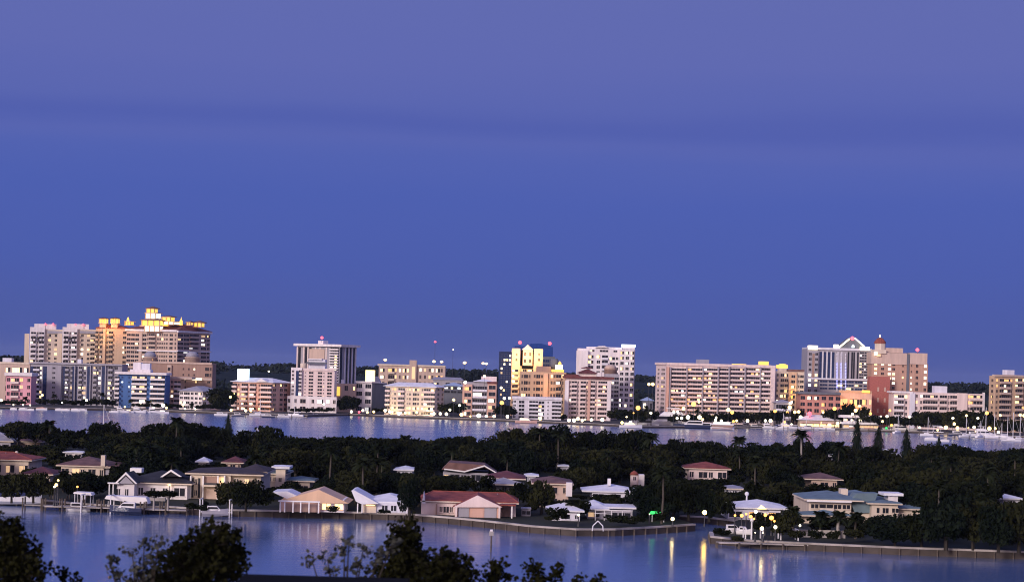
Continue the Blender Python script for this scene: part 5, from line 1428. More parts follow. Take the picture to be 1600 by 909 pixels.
# ------------------------------------------------------------------ foreground trees
def near_tree(label, lobes, Y, base, seed, m='near', leaf=.16, dens=1.25):
    """lobes: photo x, y, radius x, radius y, fill"""
    r = random.Random(seed)
    bx = at(base, 900, Y)[0]
    t = thing('sea_grape_tree', label, 'tree', (bx, Y, 1.0), 0, None)
    mb, tk = MB(), MB()
    cz = min(at(l[0], l[1]+l[3], Y)[1] for l in lobes)-1.0
    tk.tube((0, 0, -.2), (0, 0, cz*.75), .28, .2, 8)
    for lx, ly, rx, ry, fill in lobes:
        x, z = at(lx, ly, Y); x -= bx; z -= 1.0
        ax, az = rx*Y/F, ry*Y/F; ay = (ax+az)*.6
        oy = r.uniform(-1, 1)*ay*.4
        tk.tube((0, 0, cz*.7), (x*.6, oy*.5, (cz*.7+z)*.5+.2), .14, .08, 5); tk.tube((x*.6, oy*.5, (cz*.7+z)*.5+.2), (x, oy, z), .08, .03, 5)
        n = int(fill*dens*34*(ax*az)/(leaf*leaf)*.14)+14
        sprays = [Vector((r.gauss(0, .48), r.gauss(0, .48), r.gauss(0, .48))) for _ in range(max(4, n//9))]
        for sp in sprays:
            if sp.length > 1.15: sp *= 1.15/sp.length
            c = Vector((x+sp.x*ax, oy+sp.y*ay, z+sp.z*az))
            tk.tube((x+sp.x*ax*.3, oy+sp.y*ay*.3, z+sp.z*az*.3-.15), tuple(c), .025, .012, 4)
            for k in range(9):
                q = c+Vector((r.gauss(0, 1), r.gauss(0, 1), r.gauss(0, 1)))*leaf*1.15
                a = Vector((r.gauss(0, 1), r.gauss(0, 1), r.gauss(0, 1)+.5)).normalized(); u = a.orthogonal().normalized(); w = a.cross(u)
                s = leaf*r.uniform(.55, 1.1)
                mb.add([q+(u*cos(i*pi/3)+w*sin(i*pi/3))*s for i in range(6)], [(0, 1, 2, 3, 4, 5)])
    tk.build('trunk', M['bark'], t); mb.build('crown', M[m], t)
near_tree('dark leafy treetop cut by the left frame edge in front of the near water', [(22, 838, 20, 26, 1.1), (12, 880, 46, 38, 1.6), (45, 895, 20, 24, 1), (4, 812, 14, 14, .5), (28, 818, 9, 10, .4), (52, 868, 10, 14, .7), (20, 862, 40, 34, 1.6), (30, 895, 46, 28, 1.7), (14, 826, 18, 18, .8)], 135, 10, 1)
near_tree('small leafy tip between the left-edge treetop and the dense round one', [(100, 905, 16, 12, .8), (120, 908, 8, 8, .5)], 138, 105, 2)
near_tree('dense olive treetop at the bottom of the frame, largest of the near ones', [(325, 848, 38, 28, 1.4), (300, 882, 60, 30, 1.6), (357, 832, 16, 16, .6), (283, 858, 18, 16, .7), (350, 885, 36, 30, 1.4), (318, 826, 12, 10, .5), (365, 862, 12, 16, .6), (300, 915, 80, 24, 1.6), (322, 870, 52, 36, 1.7), (290, 893, 56, 26, 1.6), (352, 862, 30, 32, 1.4), (335, 836, 24, 18, .8)], 132, 318, 3)
near_tree('sparse greyish treetop of thin sprays left of the dense olive one', [(172, 878, 12, 12, .35), (185, 892, 16, 12, .4), (207, 862, 14, 10, .35), (225, 845, 5, 12, .35), (247, 848, 9, 7, .3), (215, 888, 20, 16, .45), (240, 875, 16, 14, .45), (205, 905, 26, 12, .6)], 128, 225, 4, 'nearg', .14)
near_tree('sparse greyish sprays left of the dark column tree', [(488, 876, 9, 8, .35), (512, 872, 12, 9, .4), (538, 860, 14, 12, .35), (545, 845, 4, 8, .35), (568, 855, 7, 5, .3), (520, 888, 22, 10, .45), (560, 880, 16, 14, .45), (592, 868, 14, 16, .8), (612, 852, 9, 9, .6)], 128, 540, 5, 'nearg', .14)
near_tree('dark column-shaped treetop, tallest of the near ones, right of centre bottom', [(632, 828, 20, 22, 1.3), (636, 858, 24, 26, 1.5), (634, 890, 34, 30, 1.7), (614, 836, 8, 12, .5), (650, 845, 10, 14, .6), (634, 846, 26, 34, 1.7), (640, 885, 44, 34, 1.8), (606, 896, 30, 20, 1.4)], 140, 634, 6)
near_tree('low dark leafy treetops right of the dark column tree', [(690, 866, 18, 12, .9), (702, 885, 26, 20, 1.3), (683, 905, 36, 14, 1.4), (726, 876, 9, 9, .5), (738, 895, 10, 9, .6), (722, 908, 24, 10, 1), (684, 888, 36, 26, 1.6), (700, 902, 44, 18, 1.6)], 138, 695, 7)
near_tree('low dark leafy treetop below the channel marker', [(772, 890, 18, 14, 1.1), (782, 880, 9, 7, .4), (768, 905, 24, 10, 1.2), (795, 903, 10, 8, .6)], 139, 774, 8)
near_tree('low dark sprays at the bottom edge, easternmost of the near treetops', [(830, 888, 16, 10, .9), (836, 902, 24, 10, 1.1), (870, 886, 8, 8, .4), (868, 901, 14, 9, .7), (905, 905, 22, 6, .7), (932, 908, 14, 4, .5)], 139, 850, 9)
# flat dark roof edge at the bottom
x0, z0 = at(384, 896, 118); x1, _ = at(640, 896, 118)
t = thing('flat_roof_building', 'flat black roof edge at the bottom of the frame between near treetops', 'building', ((x0+x1)/2, 118, 1.0))
MB().box(-(x1-x0)/2+.3, -7.7, 0, (x1-x0)/2-.3, -.3, z0-1.6).build('wall', M['dgrey'], t)
MB().box(-(x1-x0)/2, -8, z0-1.6, (x1-x0)/2, 0, z0-1.0).build('roof', M['black'], t)

# ------------------------------------------------------------------ boats of the town shore
def mb_far(px, py, L_, label, **k): motorboat(px, py, L_, label, **k)
motorboat(1035, 667, 34, 'long white two-deck superyacht moored at the west end of the marina', rz=pi, fly=True, name='motor_yacht', cat='yacht', group='yachts in the marina')
motorboat(1003, 667, 18, 'smaller white yacht just left of the long superyacht', rz=pi, fly=True, name='motor_yacht', cat='yacht', group='yachts in the marina')
motorboat(986, 668.5, 12, 'white cabin cruiser lit by yellow lamps, westernmost in the marina', rz=.2, lit='warm')
motorboat(1080, 669, 20, 'low dark-hulled motor yacht right of the long superyacht', rz=pi, hull='dhull', name='motor_yacht', cat='yacht', group='yachts in the marina')
motorboat(1098, 669.5, 14, 'dark low cruiser between the dark yacht and the tour boat', rz=pi, hull='dhull')
# tour boat
x, Y = ground(1127, 671, 0)
t = thing('tour_boat', 'flat double-decked tour boat striped white and dark, lit warm', 'tour boat', (x, Y-6, 0))
boat_hull(12.5, 4.5, 1.5, .3).build('hull', M['hull'], t); MB().box(-5.6, -1.9, 1.5, 5.2, 1.9, 2.7).build('lower_cabin', M['brown'], t); MB().box(-6, -2.2, 2.7, 5.8, 2.2, 3.3).build('upper_deck', M['hull'], t)
MB().box(-4.6, -1.6, 3.3, 3.6, 1.6, 4.1).build('upper_cabin', M['lwhite'], t); MB().box(-5.2, -2, 4.1, 4.6, 2, 4.35).build('canopy', M['hull'], t)
MB().box(-5.9, -2.24, .7, 5, -2.2, 1.0).build('stripe', M['brick'], t)
BT = [(1168, 668, 9, 'white cabin boat right of the tour boat, first of the small row', 0), (1180, 669, 8, 'small white boat with a dark cabin, second right of the tour boat', .2), (1189, 668, 8, 'small grey-white boat in the middle of the marina row', -.2), (1201, 669.5, 9, 'white flybridge boat below the bright lamp pair', .1), (1216, 669, 9, 'upright-cabined white boat with a blue cover near the restaurant', 1.2), (1229, 670, 10, 'white boat lit orange beside the restaurant', 0), (1243, 670, 9, 'small white boat at the west corner of the restaurant', .3), (1265, 671.5, 10, 'white boat at the restaurant dock under the bright lamps', 0), (1290, 672, 10, 'salmon-lit boat at the middle of the restaurant dock', 3.1), (1370, 673, 9, 'blue-covered boat right of the pavilion deck', .2), (1385, 674, 8, 'boat lit green beside the pavilion', 0)]
for i, (px, py, L_, l, rz) in enumerate(BT): motorboat(px, py, L_, l, rz=rz, fly=i in (0, 3, 5), hull='hull', cover='navy' if i in (4, 9) else None, lit='dimwarm' if i in (5, 8) else None)
motorboat(1410, 675, 17, 'white yacht with a pale blue cabin below the red hotel', rz=.1, fly=True, name='motor_yacht', cat='yacht', group='yachts in the marina')
motorboat(1540, 683, 16, 'white yacht moored by the yellow lamps near the right edge', rz=0, fly=True, name='motor_yacht', cat='yacht', group='yachts in the marina')
motorboat(1522, 681, 9, 'small white boat left of the right-edge yacht', rz=.2); motorboat(1562, 684, 9, 'small white boat right of the right-edge yacht', rz=0)
motorboat(1497, 680, 10, 'low dark boat at the lamp-lit jetty', rz=0, hull='dhull')
for px, py, L_, mh, l in ((1455, 688, 6.5, 3.2, 'moored low white sailboat hull, western of two below the jetty'), (1476, 690, 4.5, 3, 'moored low white boat hull, eastern of two below the jetty')): motorboat(px, py, L_, l, rz=0, cover='whitepaint')
sailboat(1580, 689.5, 10, 14.5, 'white sailboat with a tall mast moored near the right edge'); sailboat(1551, 686, 9, 13, 'grey sailboat left of the white one at the right edge', 0, 'white2')
sailboat(1542, 683.5, 9, 16, 'sailboat whose mast rises beside the orange lamp at right', 3); sailboat(1567, 684.5, 8, 8, 'small sailboat with a short mast behind the right moorings', 3)
sailboat(404, 650, 10, 9, 'sailboat with a bare mast before the salmon building', .1); sailboat(462, 650.5, 9, 13, 'sailboat mast before the lavender condo', 2.9)
for k_, (px, py, L_, mh) in enumerate(((1448, 681, 7, 10), (1508, 683, 7, 11), (1531, 684, 7, 9), (1572, 687, 8, 12), (1592, 688, 8, 13), (1402, 677, 7, 10), (1222, 671, 7, 9), (1258, 672.5, 7, 10))):
    sailboat(px, py, L_, mh, ['small moored sailboat left of the jetty shelters', 'small sailboat between the jetty and the right-edge yacht', 'small sailboat hard by the right-edge yacht', 'small sailboat right of the short-masted one', 'last small sailboat at the right frame edge', 'small sailboat beside the yacht below the red hotel', 'bare-masted sailboat left of the restaurant', 'bare-masted sailboat at the restaurant corner'][k_], rz=.4*(k_ % 3))
for px, py, L_, l in ((21, 640, 3.5, 'small white boat below the pink villa block, westernmost'), (36, 640.5, 4.5, 'white boat below the pink villa block, middle one'), (48, 641, 3.5, 'small white boat below the pink villa block, easternmost')): motorboat(px, py, L_, l, rz=0, cover='whitepaint')
for px, py, L_, l, c in ((65, 640.5, 6, 'reddish low boat before the long grey block', 'salmon'), (92, 641, 4, 'white boat before the grey stair wall', 'whitepaint'), (103, 641.5, 4, 'white boat right of the grey stair wall', 'whitepaint'), (118, 642, 5, 'white tented boat before the grey block, western one', 'whitepaint'), (129, 642, 4.5, 'white tented boat before the grey block, eastern one', 'whitepaint')): motorboat(px, py, L_, l, rz=0, cover=c)
for i, px in enumerate((178, 190, 202, 216, 228, 240)):
    motorboat(px, 644.3+i*.2, 8 if i % 2 else 5, f'white yacht before the blue condo, {["first", "second", "third", "fourth", "fifth", "sixth"][i]} from its west end', rz=.1*(i % 3), fly=i % 2 == 1, name='motor_yacht', cat='yacht', group='yachts before the blue condo', lit='warm' if i == 2 else None)
motorboat(255, 646, 6, 'brightly lit boat at the east end of the yacht row', rz=.1, lit='lwhite'); motorboat(345, 649, 7, 'low white boat west of the salmon building', rz=0)
for px, py, l, h_ in ((372, 650, 'dark motorboat at the west end of the salmon building', 'dhull'), (420, 652, 'dark low boat right of the bare mast', 'dhull'), (441, 652, 'white-cabined boat east of the bare mast', 'hull'), (487, 650, 'white boat before the lavender condo podium', 'hull')): motorboat(px, py, 7, l, rz=0, hull=h_)
motorboat(822, 661, 12, 'long flat red-striped boat before the lavender-white block', rz=0, hull='salmon', lit='warm')
def pier(px, py, w, label):
    x, Y = ground(px, py, 0)
    t = thing('pier', label, 'pier', (x, Y, 0), 0, 'town piers')
    MB().box(-w/2, -1, .9, w/2, 1, 1.15).build('deck', M['concrete'], t)
    n = int(w/7)
    for i in range(n+1): link('pile', cached(('pp',), lambda: MB().tube((0,0,-2), (0,0,2.2), .2).mesh('pile', M['wood'])), t, (-w/2+i*w/n, -1.25, 0))
pier(420, 653, 40, 'low pier in front of the salmon building'); pier(1190, 671.5, 56, 'marina pier behind the small boats'); pier(1480, 681, 30, 'lamp-lit jetty below the dark town trees'); pier(1290, 673.5, 46, 'restaurant pier under the row of bright lamps'); pier(1560, 688, 60, 'pier behind the right-edge sailboats')
# jetty shelter roofs
for px, py, w, l in ((1464, 664.5, 4.5, 'small flat white shelter roof on the jetty, upper one'), (1462, 674, 8, 'small flat white shelter roof on the jetty, lower one')):
    Y = ground(px, 679, 0)[1]; x, z = at(px, py, Y)
    t = thing('jetty_shelter', l, 'shelter', (x, Y, 1.2))
    MB().box(-w/2, -1.5, z-1.5, w/2, 1.5, z-1.2).build('roof', M['whitepaint'], t)
    for sx in (-1, 1): MB().tube((sx*w*.4, 0, -.2), (sx*w*.4, 0, z-1.5), .1).build('post', M['alu'], t)

# ------------------------------------------------------------------ lamps
LZ = [(0, 60, 'below the pink villa block'), (60, 180, 'before the long grey block'), (180, 262, 'before the blue condo'), (262, 350, 'below the hip-roofed white block'), (350, 455, 'before the salmon building'), (455, 540, 'below the lavender condo'), (540, 592, 'before the white block with the grey flank'), (592, 692, 'below the cream six-storey building'), (692, 722, 'below the dark low block'), (722, 778, 'before the salmon-piered building'), (778, 803, 'left of the lavender-white block'),
 (803, 880, 'before the lavender-white block'), (880, 960, 'below the red-roofed pinkish tower'), (960, 1004, 'by the west end of the marina'), (1004, 1050, 'left of the long condo slab'), (1050, 1105, 'under the west half of the slab'), (1105, 1150, 'above the tour boat'), (1150, 1206, 'under the east half of the slab'), (1206, 1250, 'under the tan condo'), (1250, 1316, 'by the waterfront restaurant'), (1316, 1362, 'by the marina pavilion'), (1362, 1400, 'below the red hotel'), (1400, 1450, 'right of the red hotel'), (1450, 1505, 'on the lamp-lit jetty'), (1505, 1620, 'near the right edge moorings')]
LAMPS = [(21, 633.5, 'w', .5), (36, 634, 'w', .5), (47, 634, 'w', .5), (66, 617, 'y', .8), (2, 625, 'w', .8), (135, 625, 'w', .8), (97, 629, 'w', .5), (255, 633, 'w', 1.2), (260, 637, 'y', .9), (286, 632, 'y', .9), (220, 629, 'w', .7), (195, 637, 'y', .6), (240, 638, 'w', .6), (289, 640, 'w', .6), (305, 641, 'w', .6),
 (360, 620, 'y', .8), (361, 641, 'y', 1.0), (384, 645, 'w', .9), (392, 643, 'y', .9), (506, 631, 'w', .7), (549, 644, 'w', 1.0), (567, 641, 'w', .8), (574, 644, 'y', .9), (584, 643, 'y', .9), (561, 650, 'r', .9), (602, 641, 'w', 1.1), (609, 643, 'w', 1.0), (623, 647, 'w', 1.1), (633, 645, 'y', .9), (651, 644, 'y', .9), (678, 646, 'w', 1.0), (688, 646, 'w', 1.0), (697.5, 646.5, 'w', 1.1),
 (703, 640, 'w', .8), (709, 624.5, 'y', 1.0), (718, 633, 'w', .8), (727, 597, 'w', 1.1), (721, 647.5, 'y', 1.2), (735, 650.5, 'y', .6), (748, 649, 'w', 1.5), (760, 650, 'w', .9), (772, 650, 'w', 1.0), (793, 650.5, 'w', 1.1), (788, 622, 'w', 1.0), (796, 621.5, 'w', .9), (784, 629, 'o', 1.3), (783, 605.5, 'w', .8), (757, 587.5, 'w', .8),
 (844, 654, 'y', 1.1), (889, 658.5, 'w', 1.1), (897, 658, 'w', 1.2), (903, 654, 'y', 1.2), (909.5, 659, 'w', .9), (924, 655.5, 'w', 1.0), (941, 655.5, 'w', 1.2), (914, 655, 'y', .6), (972, 660, 'y', 1.0), (985, 660, 'w', 1.1), (979, 651, 'y', .6), (997, 637, 'o', 1.5), (990, 645, 'o', .5), (979, 651, 'w', .5), (1017, 645, 'w', .9), (1014, 600, 'y', 1.0), (1020, 600, 'y', 1.1),
 (1053, 643, 'w', .9), (1059, 643, 'w', .9), (1068, 638, 'y', 1.1), (1058, 653, 'w', .9), (1065, 653, 'w', .9), (1075, 651.5, 'w', 1.3), (1093, 651.5, 'w', 1.4), (1098, 655, 'y', .8), (1084, 631, 'o', 1.6), (1092, 628, 'y', .7), (1138, 640, 'y', 1.4), (1144, 644, 'o', 1.2), (1118, 656, 'w', .9), (1127, 657, 'w', .9), (1119, 652, 'w', .7), (1146, 658, 'o', .8), (1151, 657, 'y', .9), (1168, 657, 'w', 1.1), (1196, 657, 'w', 1.0), (1204, 657, 'w', 1.2), (1211, 642, 'o', 1.1), (1226, 659, 'o', .9), (1236.5, 663, 'w', .9), (1234, 636, 'y', 1.3), (1230, 644, 'o', 1.2), (1237, 647.5, 'w', .9), (1242, 643.5, 'y', 1.1), (1248, 643, 'y', 1.1), (1235, 629.5, 'w', 1.0),
 (1251, 651.5, 'w', 1.2), (1256, 661, 'y', 1.3), (1277, 662, 'w', 1.3), (1283, 660, 'y', 1.0), (1296, 662, 'w', 1.1), (1309, 661, 'w', 1.0), (1304, 638, 'o', 1.3), (1286, 644, 'y', .9), (1265, 646, 'r', 1.6), (1337, 641, 'y', 1.2), (1343, 634, 'y', .9), (1332, 646.5, 'w', .8), (1360, 646, 'o', 1.0), (1390.5, 641, 'o', .9), (1376.5, 650, 'w', .5), (1386, 650, 'w', 1.0), (1379, 658, 'y', .8), (1393, 664, 'o', .8), (1385, 670, 'g', .9),
 (1421, 651, 'w', .8), (1437, 667.5, 'w', .7), (1489, 653, 'w', .9), (1510, 649, 'y', .9), (1528, 653, 'w', .8), (1542, 645, 'o', 1.2), (1478, 667.5, 'y', 1.3), (1491, 662, 'y', 1.1), (1496, 668, 'y', 1.1), (1496, 675, 'y', .7), (1465, 674, 'y', .7), (1522, 667, 'w', 1.0), (1525, 675, 'y', .9), (1546, 669, 'y', 1.3), (1555, 669, 'y', .9), (1560, 675, 'w', .8), (1594, 648, 'y', 1.0), (1600, 649, 'y', 1.0), (1563, 648.5, 'y', .8)]
CN = {'Y': ('yellow', 'bulbys'), 'W': ('white', 'bulbws'), 'w': ('white', 'bulbw'), 'y': ('yellow', 'bulby'), 'o': ('orange', 'bulbo'), 'r': ('red', 'bulbr'), 'g': ('green', 'bulbg')}
ORD = ['first', 'second', 'third', 'fourth', 'fifth', 'sixth', 'seventh', 'eighth', 'ninth', 'tenth', 'eleventh', 'twelfth', 'thirteenth']
def lamp(x, Y, z, zb, c, r, label, group, pole=True):
    t = thing('street_lamp', label, 'lamp', (x, Y, zb), 0, group)
    r = round(r, 1); hh = round(max(.6, z-zb), 1)
    link('pole', cached(('lpole', hh), lambda: MB().tube((0,0,0), (0,0,hh), .11, .08).tube((0,0,0), (0,0,.5), .2, .16).mesh('pole', M['dmetal'])), t)
    link('lamp_head', cached(('lh', r, c), lambda: MB().sphere((0,0,0), r, 12).mesh('lamp_head', M[CN[c][1]], True)), t, (0, 0, z-zb))
zones = {}
for L in sorted(LAMPS):
    zn = [z for z in LZ if z[0] <= L[0] < z[1]] or [LZ[0]]
    zones.setdefault((zn[0][2], L[2]), []).append(L)
for (w_, c), ls in zones.items():
    for k, (px, py, _, r) in enumerate(ls):
        sx = min(max(px, 5), 1590)
        i = max(j for j in range(len(FAR)-1) if proj(*FAR[j], 0)[0] <= sx)
        (xa, ya), (xb, yb) = FAR[i], FAR[i+1]
        pa, pb_ = proj(xa, ya, 0)[0], proj(xb, yb, 0)[0]
        Y = ya+(yb-ya)*(sx-pa)/(pb_-pa) + 4 + (k % 3)*1.5
        x, z = at(px, py, Y)
        if z < 2.2: Y += 0; z = max(z, 2.2)
        lab = f'{CN[c][0]} lamp {w_}' + ('' if len(ls) == 1 else f', {ORD[k]} from its west' if len(ls) > 2 else ', western one' if k == 0 else ', eastern one')
        lamp(x, Y, z, 1.2, c, r*.82, lab, 'lamps along the town waterfront')
# island lamps
IL = [(1101, 800, 'Y', .45, 822, 'bright yellow lamp at the back of the canal inlet, mirrored in it'), (1051, 810, 'W', .36, 822, 'white lamp on the lawn by the green-lit canopy'), (1148.5, 804.7, 'o', .36, 834, 'orange lamp under the white roof, westernmost of its string'), (1159, 805, 'o', .55, 834, 'bright orange lamp, second from the west under the white roof'), (1166, 802.5, 'o', .38, 834, 'dim orange lamp close behind the second one under the white roof'), (1173, 806.5, 'o', .45, 834, 'orange lamp in the middle of the string under the white roof'), (1178, 810, 'o', .3, 834, 'small orange lamp below the middle of the string'), (1181, 799, 'w', .55, 834, 'white lamp above the orange string under the lit gable'), (1196, 804, 'o', .45, 836, 'deep orange lamp right of the lit gable'), (1205.5, 808.5, 'o', .6, 836, 'brightest orange lamp east of the lit gable'), (1210, 813.6, 'o', .3, 836, 'small orange lamp below the brightest one'), (1211.6, 823, 'w', .5, 845, 'white lamp on the lawn behind the eastern boat lift'), (1190.5, 825, 'W', .32, 845, 'white lamp behind the western boat lift, mirrored in the water'), (1238.6, 806, 'y', .4, 832, 'yellow lamp west of the mansion under a palm'), (1250, 820.5, 'w', .32, 834, 'small white lamp at the mansion garden wall'), (1224, 780, 'o', .22, 800, 'tiny red-orange lamp at the corner of the wide white roof'), (1180, 831.6, 'w', .2, 846, 'tiny white lamp low on the lawn by the grey pole'), (1192, 832, 'w', .2, 846, 'tiny white lamp low on the lawn by the western boat lift'),
 (88, 757, 'y', .42, 790, 'yellow dock lamp beside the palm, upper one'), (91, 750, 'y', .28, 790, 'small yellow lamp high in the palm by the dock'), (121, 760, 'o', .4, 785, 'orange porch lamp below the chimneyed house'), (85, 760, 'w', .3, 790, 'small white dock lamp left of the palm'), (265, 757, 'y', .4, 780, 'yellow porch lamp at the corner of the black-roofed house'), (904, 804, 'w', .25, 822, 'tiny white lamp under the cluster palms'), (1015, 803, 'w', .15, 818, 'tiny white lamp behind the green-lit canopy'), (530, 790, 'w', .25, 800, 'small white lamp by the orange-lit gable house')]
for px, py, c, r, pb_, l in IL:
    Y = ground(px, pb_, 1.3)[1]; x, z = at(px, py, Y)
    lamp(x, Y, max(z, 1.7), 1.3, c, r*(.85 if c in 'YW' else .62), l, 'lamps in the island gardens')
# tall masts far behind
for px, py, c, r, Yb, l in ((602, 562, 'y', 1.7, 1700, 'yellow floodlight mast far behind the long tan block, western one'), (678, 564.5, 'y', 1.7, 1700, 'yellow floodlight mast above the east end of the tan block'), (690, 565, 'y', 1.6, 1700, 'twin yellow floodlight beside the other above the tan block'), (726, 566.5, 'y', 1.8, 1700, 'yellow floodlight mast over the distant wood left of the glass tower'), (755, 567.5, 'y', 1.6, 1700, 'yellow floodlight nearest the glass tower, left one of a pair'), (760, 568, 'y', 1.6, 1700, 'yellow floodlight nearest the glass tower, right one of a pair'), (420, 580, 'w', .9, 1600, 'white light in the dark wood behind the salmon building'), (680, 534, 'r', 1.4, 1900, 'red beacon on a thin mast high above the distant wood'), (708, 546, 'w', .7, 1900, 'faint white light on a thin mast right of the red one')):
    x, z = at(px, py, Yb)
    t = thing('light_mast', l, 'light mast', (x, Yb, 1.2), 0, 'tall light masts behind the town')
    MB().tube((0,0,0), (0,0,z-1.2), .16, .1).build('mast', M['dmetal'], t); MB().sphere((0,0,z-1.2), r*.8, 10, sz=.7).build('lamp_head', M[CN[c][1]], t, smooth=True)

# floodlights on the crowned roofs and warm entrances (unseen spots added to warm walls)
def unseen_flood(px, py, Y, e, c, r=.4):
    l = bpy.data.lights.new('floodlight', 'SPOT'); l.energy = e; l.color = c; l.shadow_soft_size = r; l.spot_size = radians(150); l.spot_blend = .5
    x, z = at(px, py, Y); o = bpy.data.objects.new('floodlight', l); col.objects.link(o); o.location = (x, Y, max(z, 2.5)); o.rotation_euler = (radians(100), 0, 0)
YL, OR = (1, .64, .27), (1, .40, .11)
unseen_flood(807, 556, 1256, 6500, YL); unseen_flood(824, 556, 1256, 6500, YL); unseen_flood(841, 556, 1256, 6500, YL); unseen_flood(807, 590, 1256, 5000, YL)
unseen_flood(169, 509, 1284, 3000, OR); unseen_flood(192, 511, 1280, 2500, OR); unseen_flood(163, 530, 1284, 900, YL)
unseen_flood(1338, 636, 1206, 4500, OR); unseen_flood(1322, 632, 1206, 2000, OR); unseen_flood(853, 600, 1221, 1100, OR); unseen_flood(853, 625, 1221, 900, OR)
unseen_flood(392, 640, 1180, 2500, OR); unseen_flood(640, 645, 1184, 2500, YL); unseen_flood(470, 790, 402, 260, OR); unseen_flood(518, 790, 402, 200, OR); unseen_flood(335, 768, 412, 420, (1, .75, .45)); unseen_flood(345, 750, 412, 260, (1, .75, .45)); unseen_flood(306, 760, 410, 260, (1, .8, .55))
unseen_flood(575, 793, 402, 90, OR); unseen_flood(1085, 636, 1178, 3000, OR); unseen_flood(1240, 610, 1218, 1500, YL)

for px, py, e, k_ in ((1062, 646, 1800, OR), (1112, 648, 1800, YL), (1160, 650, 1500, OR), (1200, 650, 1500, YL), (1282, 652, 1500, OR), (612, 642, 1300, YL), (668, 644, 1300, YL), (735, 646, 1200, OR), (905, 653, 1500, YL), (938, 653, 1500, OR), (27, 628, 700, YL), (150, 627, 1500, OR), (215, 628, 1200, YL), (300, 634, 900, YL), (500, 632, 900, YL), (1405, 648, 1200, OR), (1475, 650, 900, YL), (1590, 650, 1500, OR)):  # added spots without fixtures brighten the waterfront facades
    unseen_flood(px, py, shoreY(px)+11, e, k_)
# ------------------------------------------------------------------ sky, sun, camera
w = bpy.data.worlds.new('World'); scene.world = w; w.use_nodes = True
nt = w.node_tree; bg = nt.nodes['Background']
sky = nt.nodes.new('ShaderNodeTexSky'); sky.sky_type = 'NISHITA'; sky.sun_disc = False
sky.sun_elevation = radians(1.0); sky.sun_rotation = radians(205)
tc = nt.nodes.new('ShaderNodeTexCoord'); sp = nt.nodes.new('ShaderNodeSeparateXYZ'); nt.links.new(tc.outputs['Generated'], sp.inputs[0])
mp = nt.nodes.new('ShaderNodeMapping'); mp.inputs['Scale'].default_value = (3.2, 3.2, 46); nt.links.new(tc.outputs['Generated'], mp.inputs[0])
nz = nt.nodes.new('ShaderNodeTexNoise'); nz.inputs['Scale'].default_value = 1.0; nz.inputs['Detail'].default_value = 5; nz.inputs['Roughness'].default_value = .45; nt.links.new(mp.outputs[0], nz.inputs['Vector'])
ma = nt.nodes.new('ShaderNodeMath'); ma.operation = 'MULTIPLY_ADD'; ma.inputs[1].default_value = .020; nt.links.new(nz.outputs['Fac'], ma.inputs[0]); 
sb = nt.nodes.new('ShaderNodeMath'); sb.operation = 'ADD'; sb.inputs[1].default_value = -.010
nt.links.new(sp.outputs['Z'], sb.inputs[0]); nt.links.new(sb.outputs[0], ma.inputs[2])
rp = nt.nodes.new('ShaderNodeMapRange'); rp.inputs['From Max'].default_value = 1.0; rp.inputs['From Min'].default_value = 0.0; nt.links.new(ma.outputs[0], rp.inputs['Value'])
cr = nt.nodes.new('ShaderNodeValToRGB'); E = cr.color_ramp.elements
def lin(r, g, b_): return [((c/255+.055)/1.055)**2.4 for c in (r, g, b_)]+[1]
stops = [(0.0, (76, 89, 156)), (.018, (72, 90, 162)), (.05, (69, 91, 171)), (.080, (70, 92, 175)), (.096, (76, 95, 176)), (.104, (83, 98, 176)), (.110, (78, 94, 174)), (.115, (75, 91, 172)), (.124, (84, 98, 175)), (.145, (91, 102, 176)), (.18, (94, 104, 175)), (.45, (108, 117, 187)), (1.0, (120, 138, 214))]
E[0].position, E[0].color = 0, lin(*stops[0][1]); E[1].position, E[1].color = 1, lin(*stops[-1][1])
for p, c in stops[1:-1]: e = E.new(p); e.color = lin(*c)
nt.links.new(rp.outputs[0], cr.inputs['Fac'])
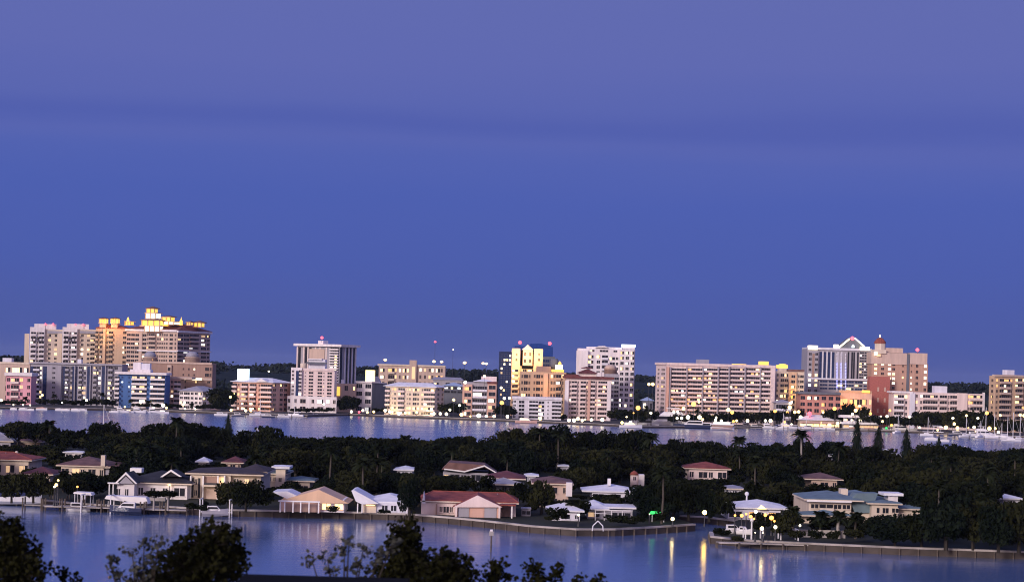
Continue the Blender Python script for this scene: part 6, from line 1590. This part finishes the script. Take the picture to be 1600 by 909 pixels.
# afterglow over the western horizon, behind the camera
dt = nt.nodes.new('ShaderNodeVectorMath'); dt.operation = 'DOT_PRODUCT'; dt.inputs[1].default_value = (-.42, -.90, .10); nt.links.new(tc.outputs['Generated'], dt.inputs[0])
g1 = nt.nodes.new('ShaderNodeMapRange'); g1.inputs['From Min'].default_value = .1; g1.inputs['From Max'].default_value = 1; g1.inputs['To Max'].default_value = 1; nt.links.new(dt.outputs['Value'], g1.inputs['Value'])
g2 = nt.nodes.new('ShaderNodeMath'); g2.operation = 'POWER'; g2.inputs[1].default_value = 2.0; nt.links.new(g1.outputs[0], g2.inputs[0])
ag = nt.nodes.new('ShaderNodeMix'); ag.data_type = 'RGBA'; ag.inputs[7].default_value = (1.15, .80, .80, 1); nt.links.new(g2.outputs[0], ag.inputs[0]); nt.links.new(cr.outputs['Color'], ag.inputs[6])
sk = nt.nodes.new('ShaderNodeMix'); sk.data_type = 'RGBA'; sk.blend_type = 'ADD'; sk.inputs[0].default_value = .008; nt.links.new(ag.outputs[2], sk.inputs[6]); nt.links.new(sky.outputs['Color'], sk.inputs[7])
nt.links.new(sk.outputs[2], bg.inputs['Color']); bg.inputs['Strength'].default_value = 1.0
sl = bpy.data.lights.new('sun', 'SUN'); sl.energy = 2.5; sl.angle = radians(14); sl.color = (1, .85, .79)
so = bpy.data.objects.new('sun', sl); col.objects.link(so)
so.rotation_euler = Vector((.56, .84, -.33)).to_track_quat('-Z', 'Y').to_euler()

hz = bpy.data.materials.new('haze'); hz.use_nodes = True; nt = hz.node_tree; nt.nodes.remove(nt.nodes['Principled BSDF'])
pv = nt.nodes.new('ShaderNodeVolumePrincipled'); pv.inputs['Color'].default_value = (.55, .68, 1, 1); pv.inputs['Density'].default_value = 1.8e-5; nt.links.new(pv.outputs[0], nt.nodes['Material Output'].inputs['Volume'])
tag(MB().box(-9500, -400, -4, 9500, 15500, 85).build('haze', hz), kind='stuff')

cam = bpy.data.cameras.new('camera'); co = bpy.data.objects.new('camera', cam); col.objects.link(co); scene.camera = co
cam.sensor_width = 36; cam.lens = 36*F/1600; cam.clip_start = 1; cam.clip_end = 30000
co.location = (0, 0, H); co.rotation_euler = (radians(90), -ROLL, 0)
cam.shift_x = YH*sin(ROLL)/1600; cam.shift_y = YH*cos(ROLL)/1600
cam.dof.use_dof = True; cam.dof.focus_distance = 800; cam.dof.aperture_fstop = .5
scene.view_settings.view_transform = 'Standard'; scene.view_settings.look = 'None'; scene.view_settings.exposure = 0; scene.view_settings.gamma = 1
scene.cycles.use_denoising = True
scene.cycles.max_bounces = 5
scene.cycles.filter_width = 1.05
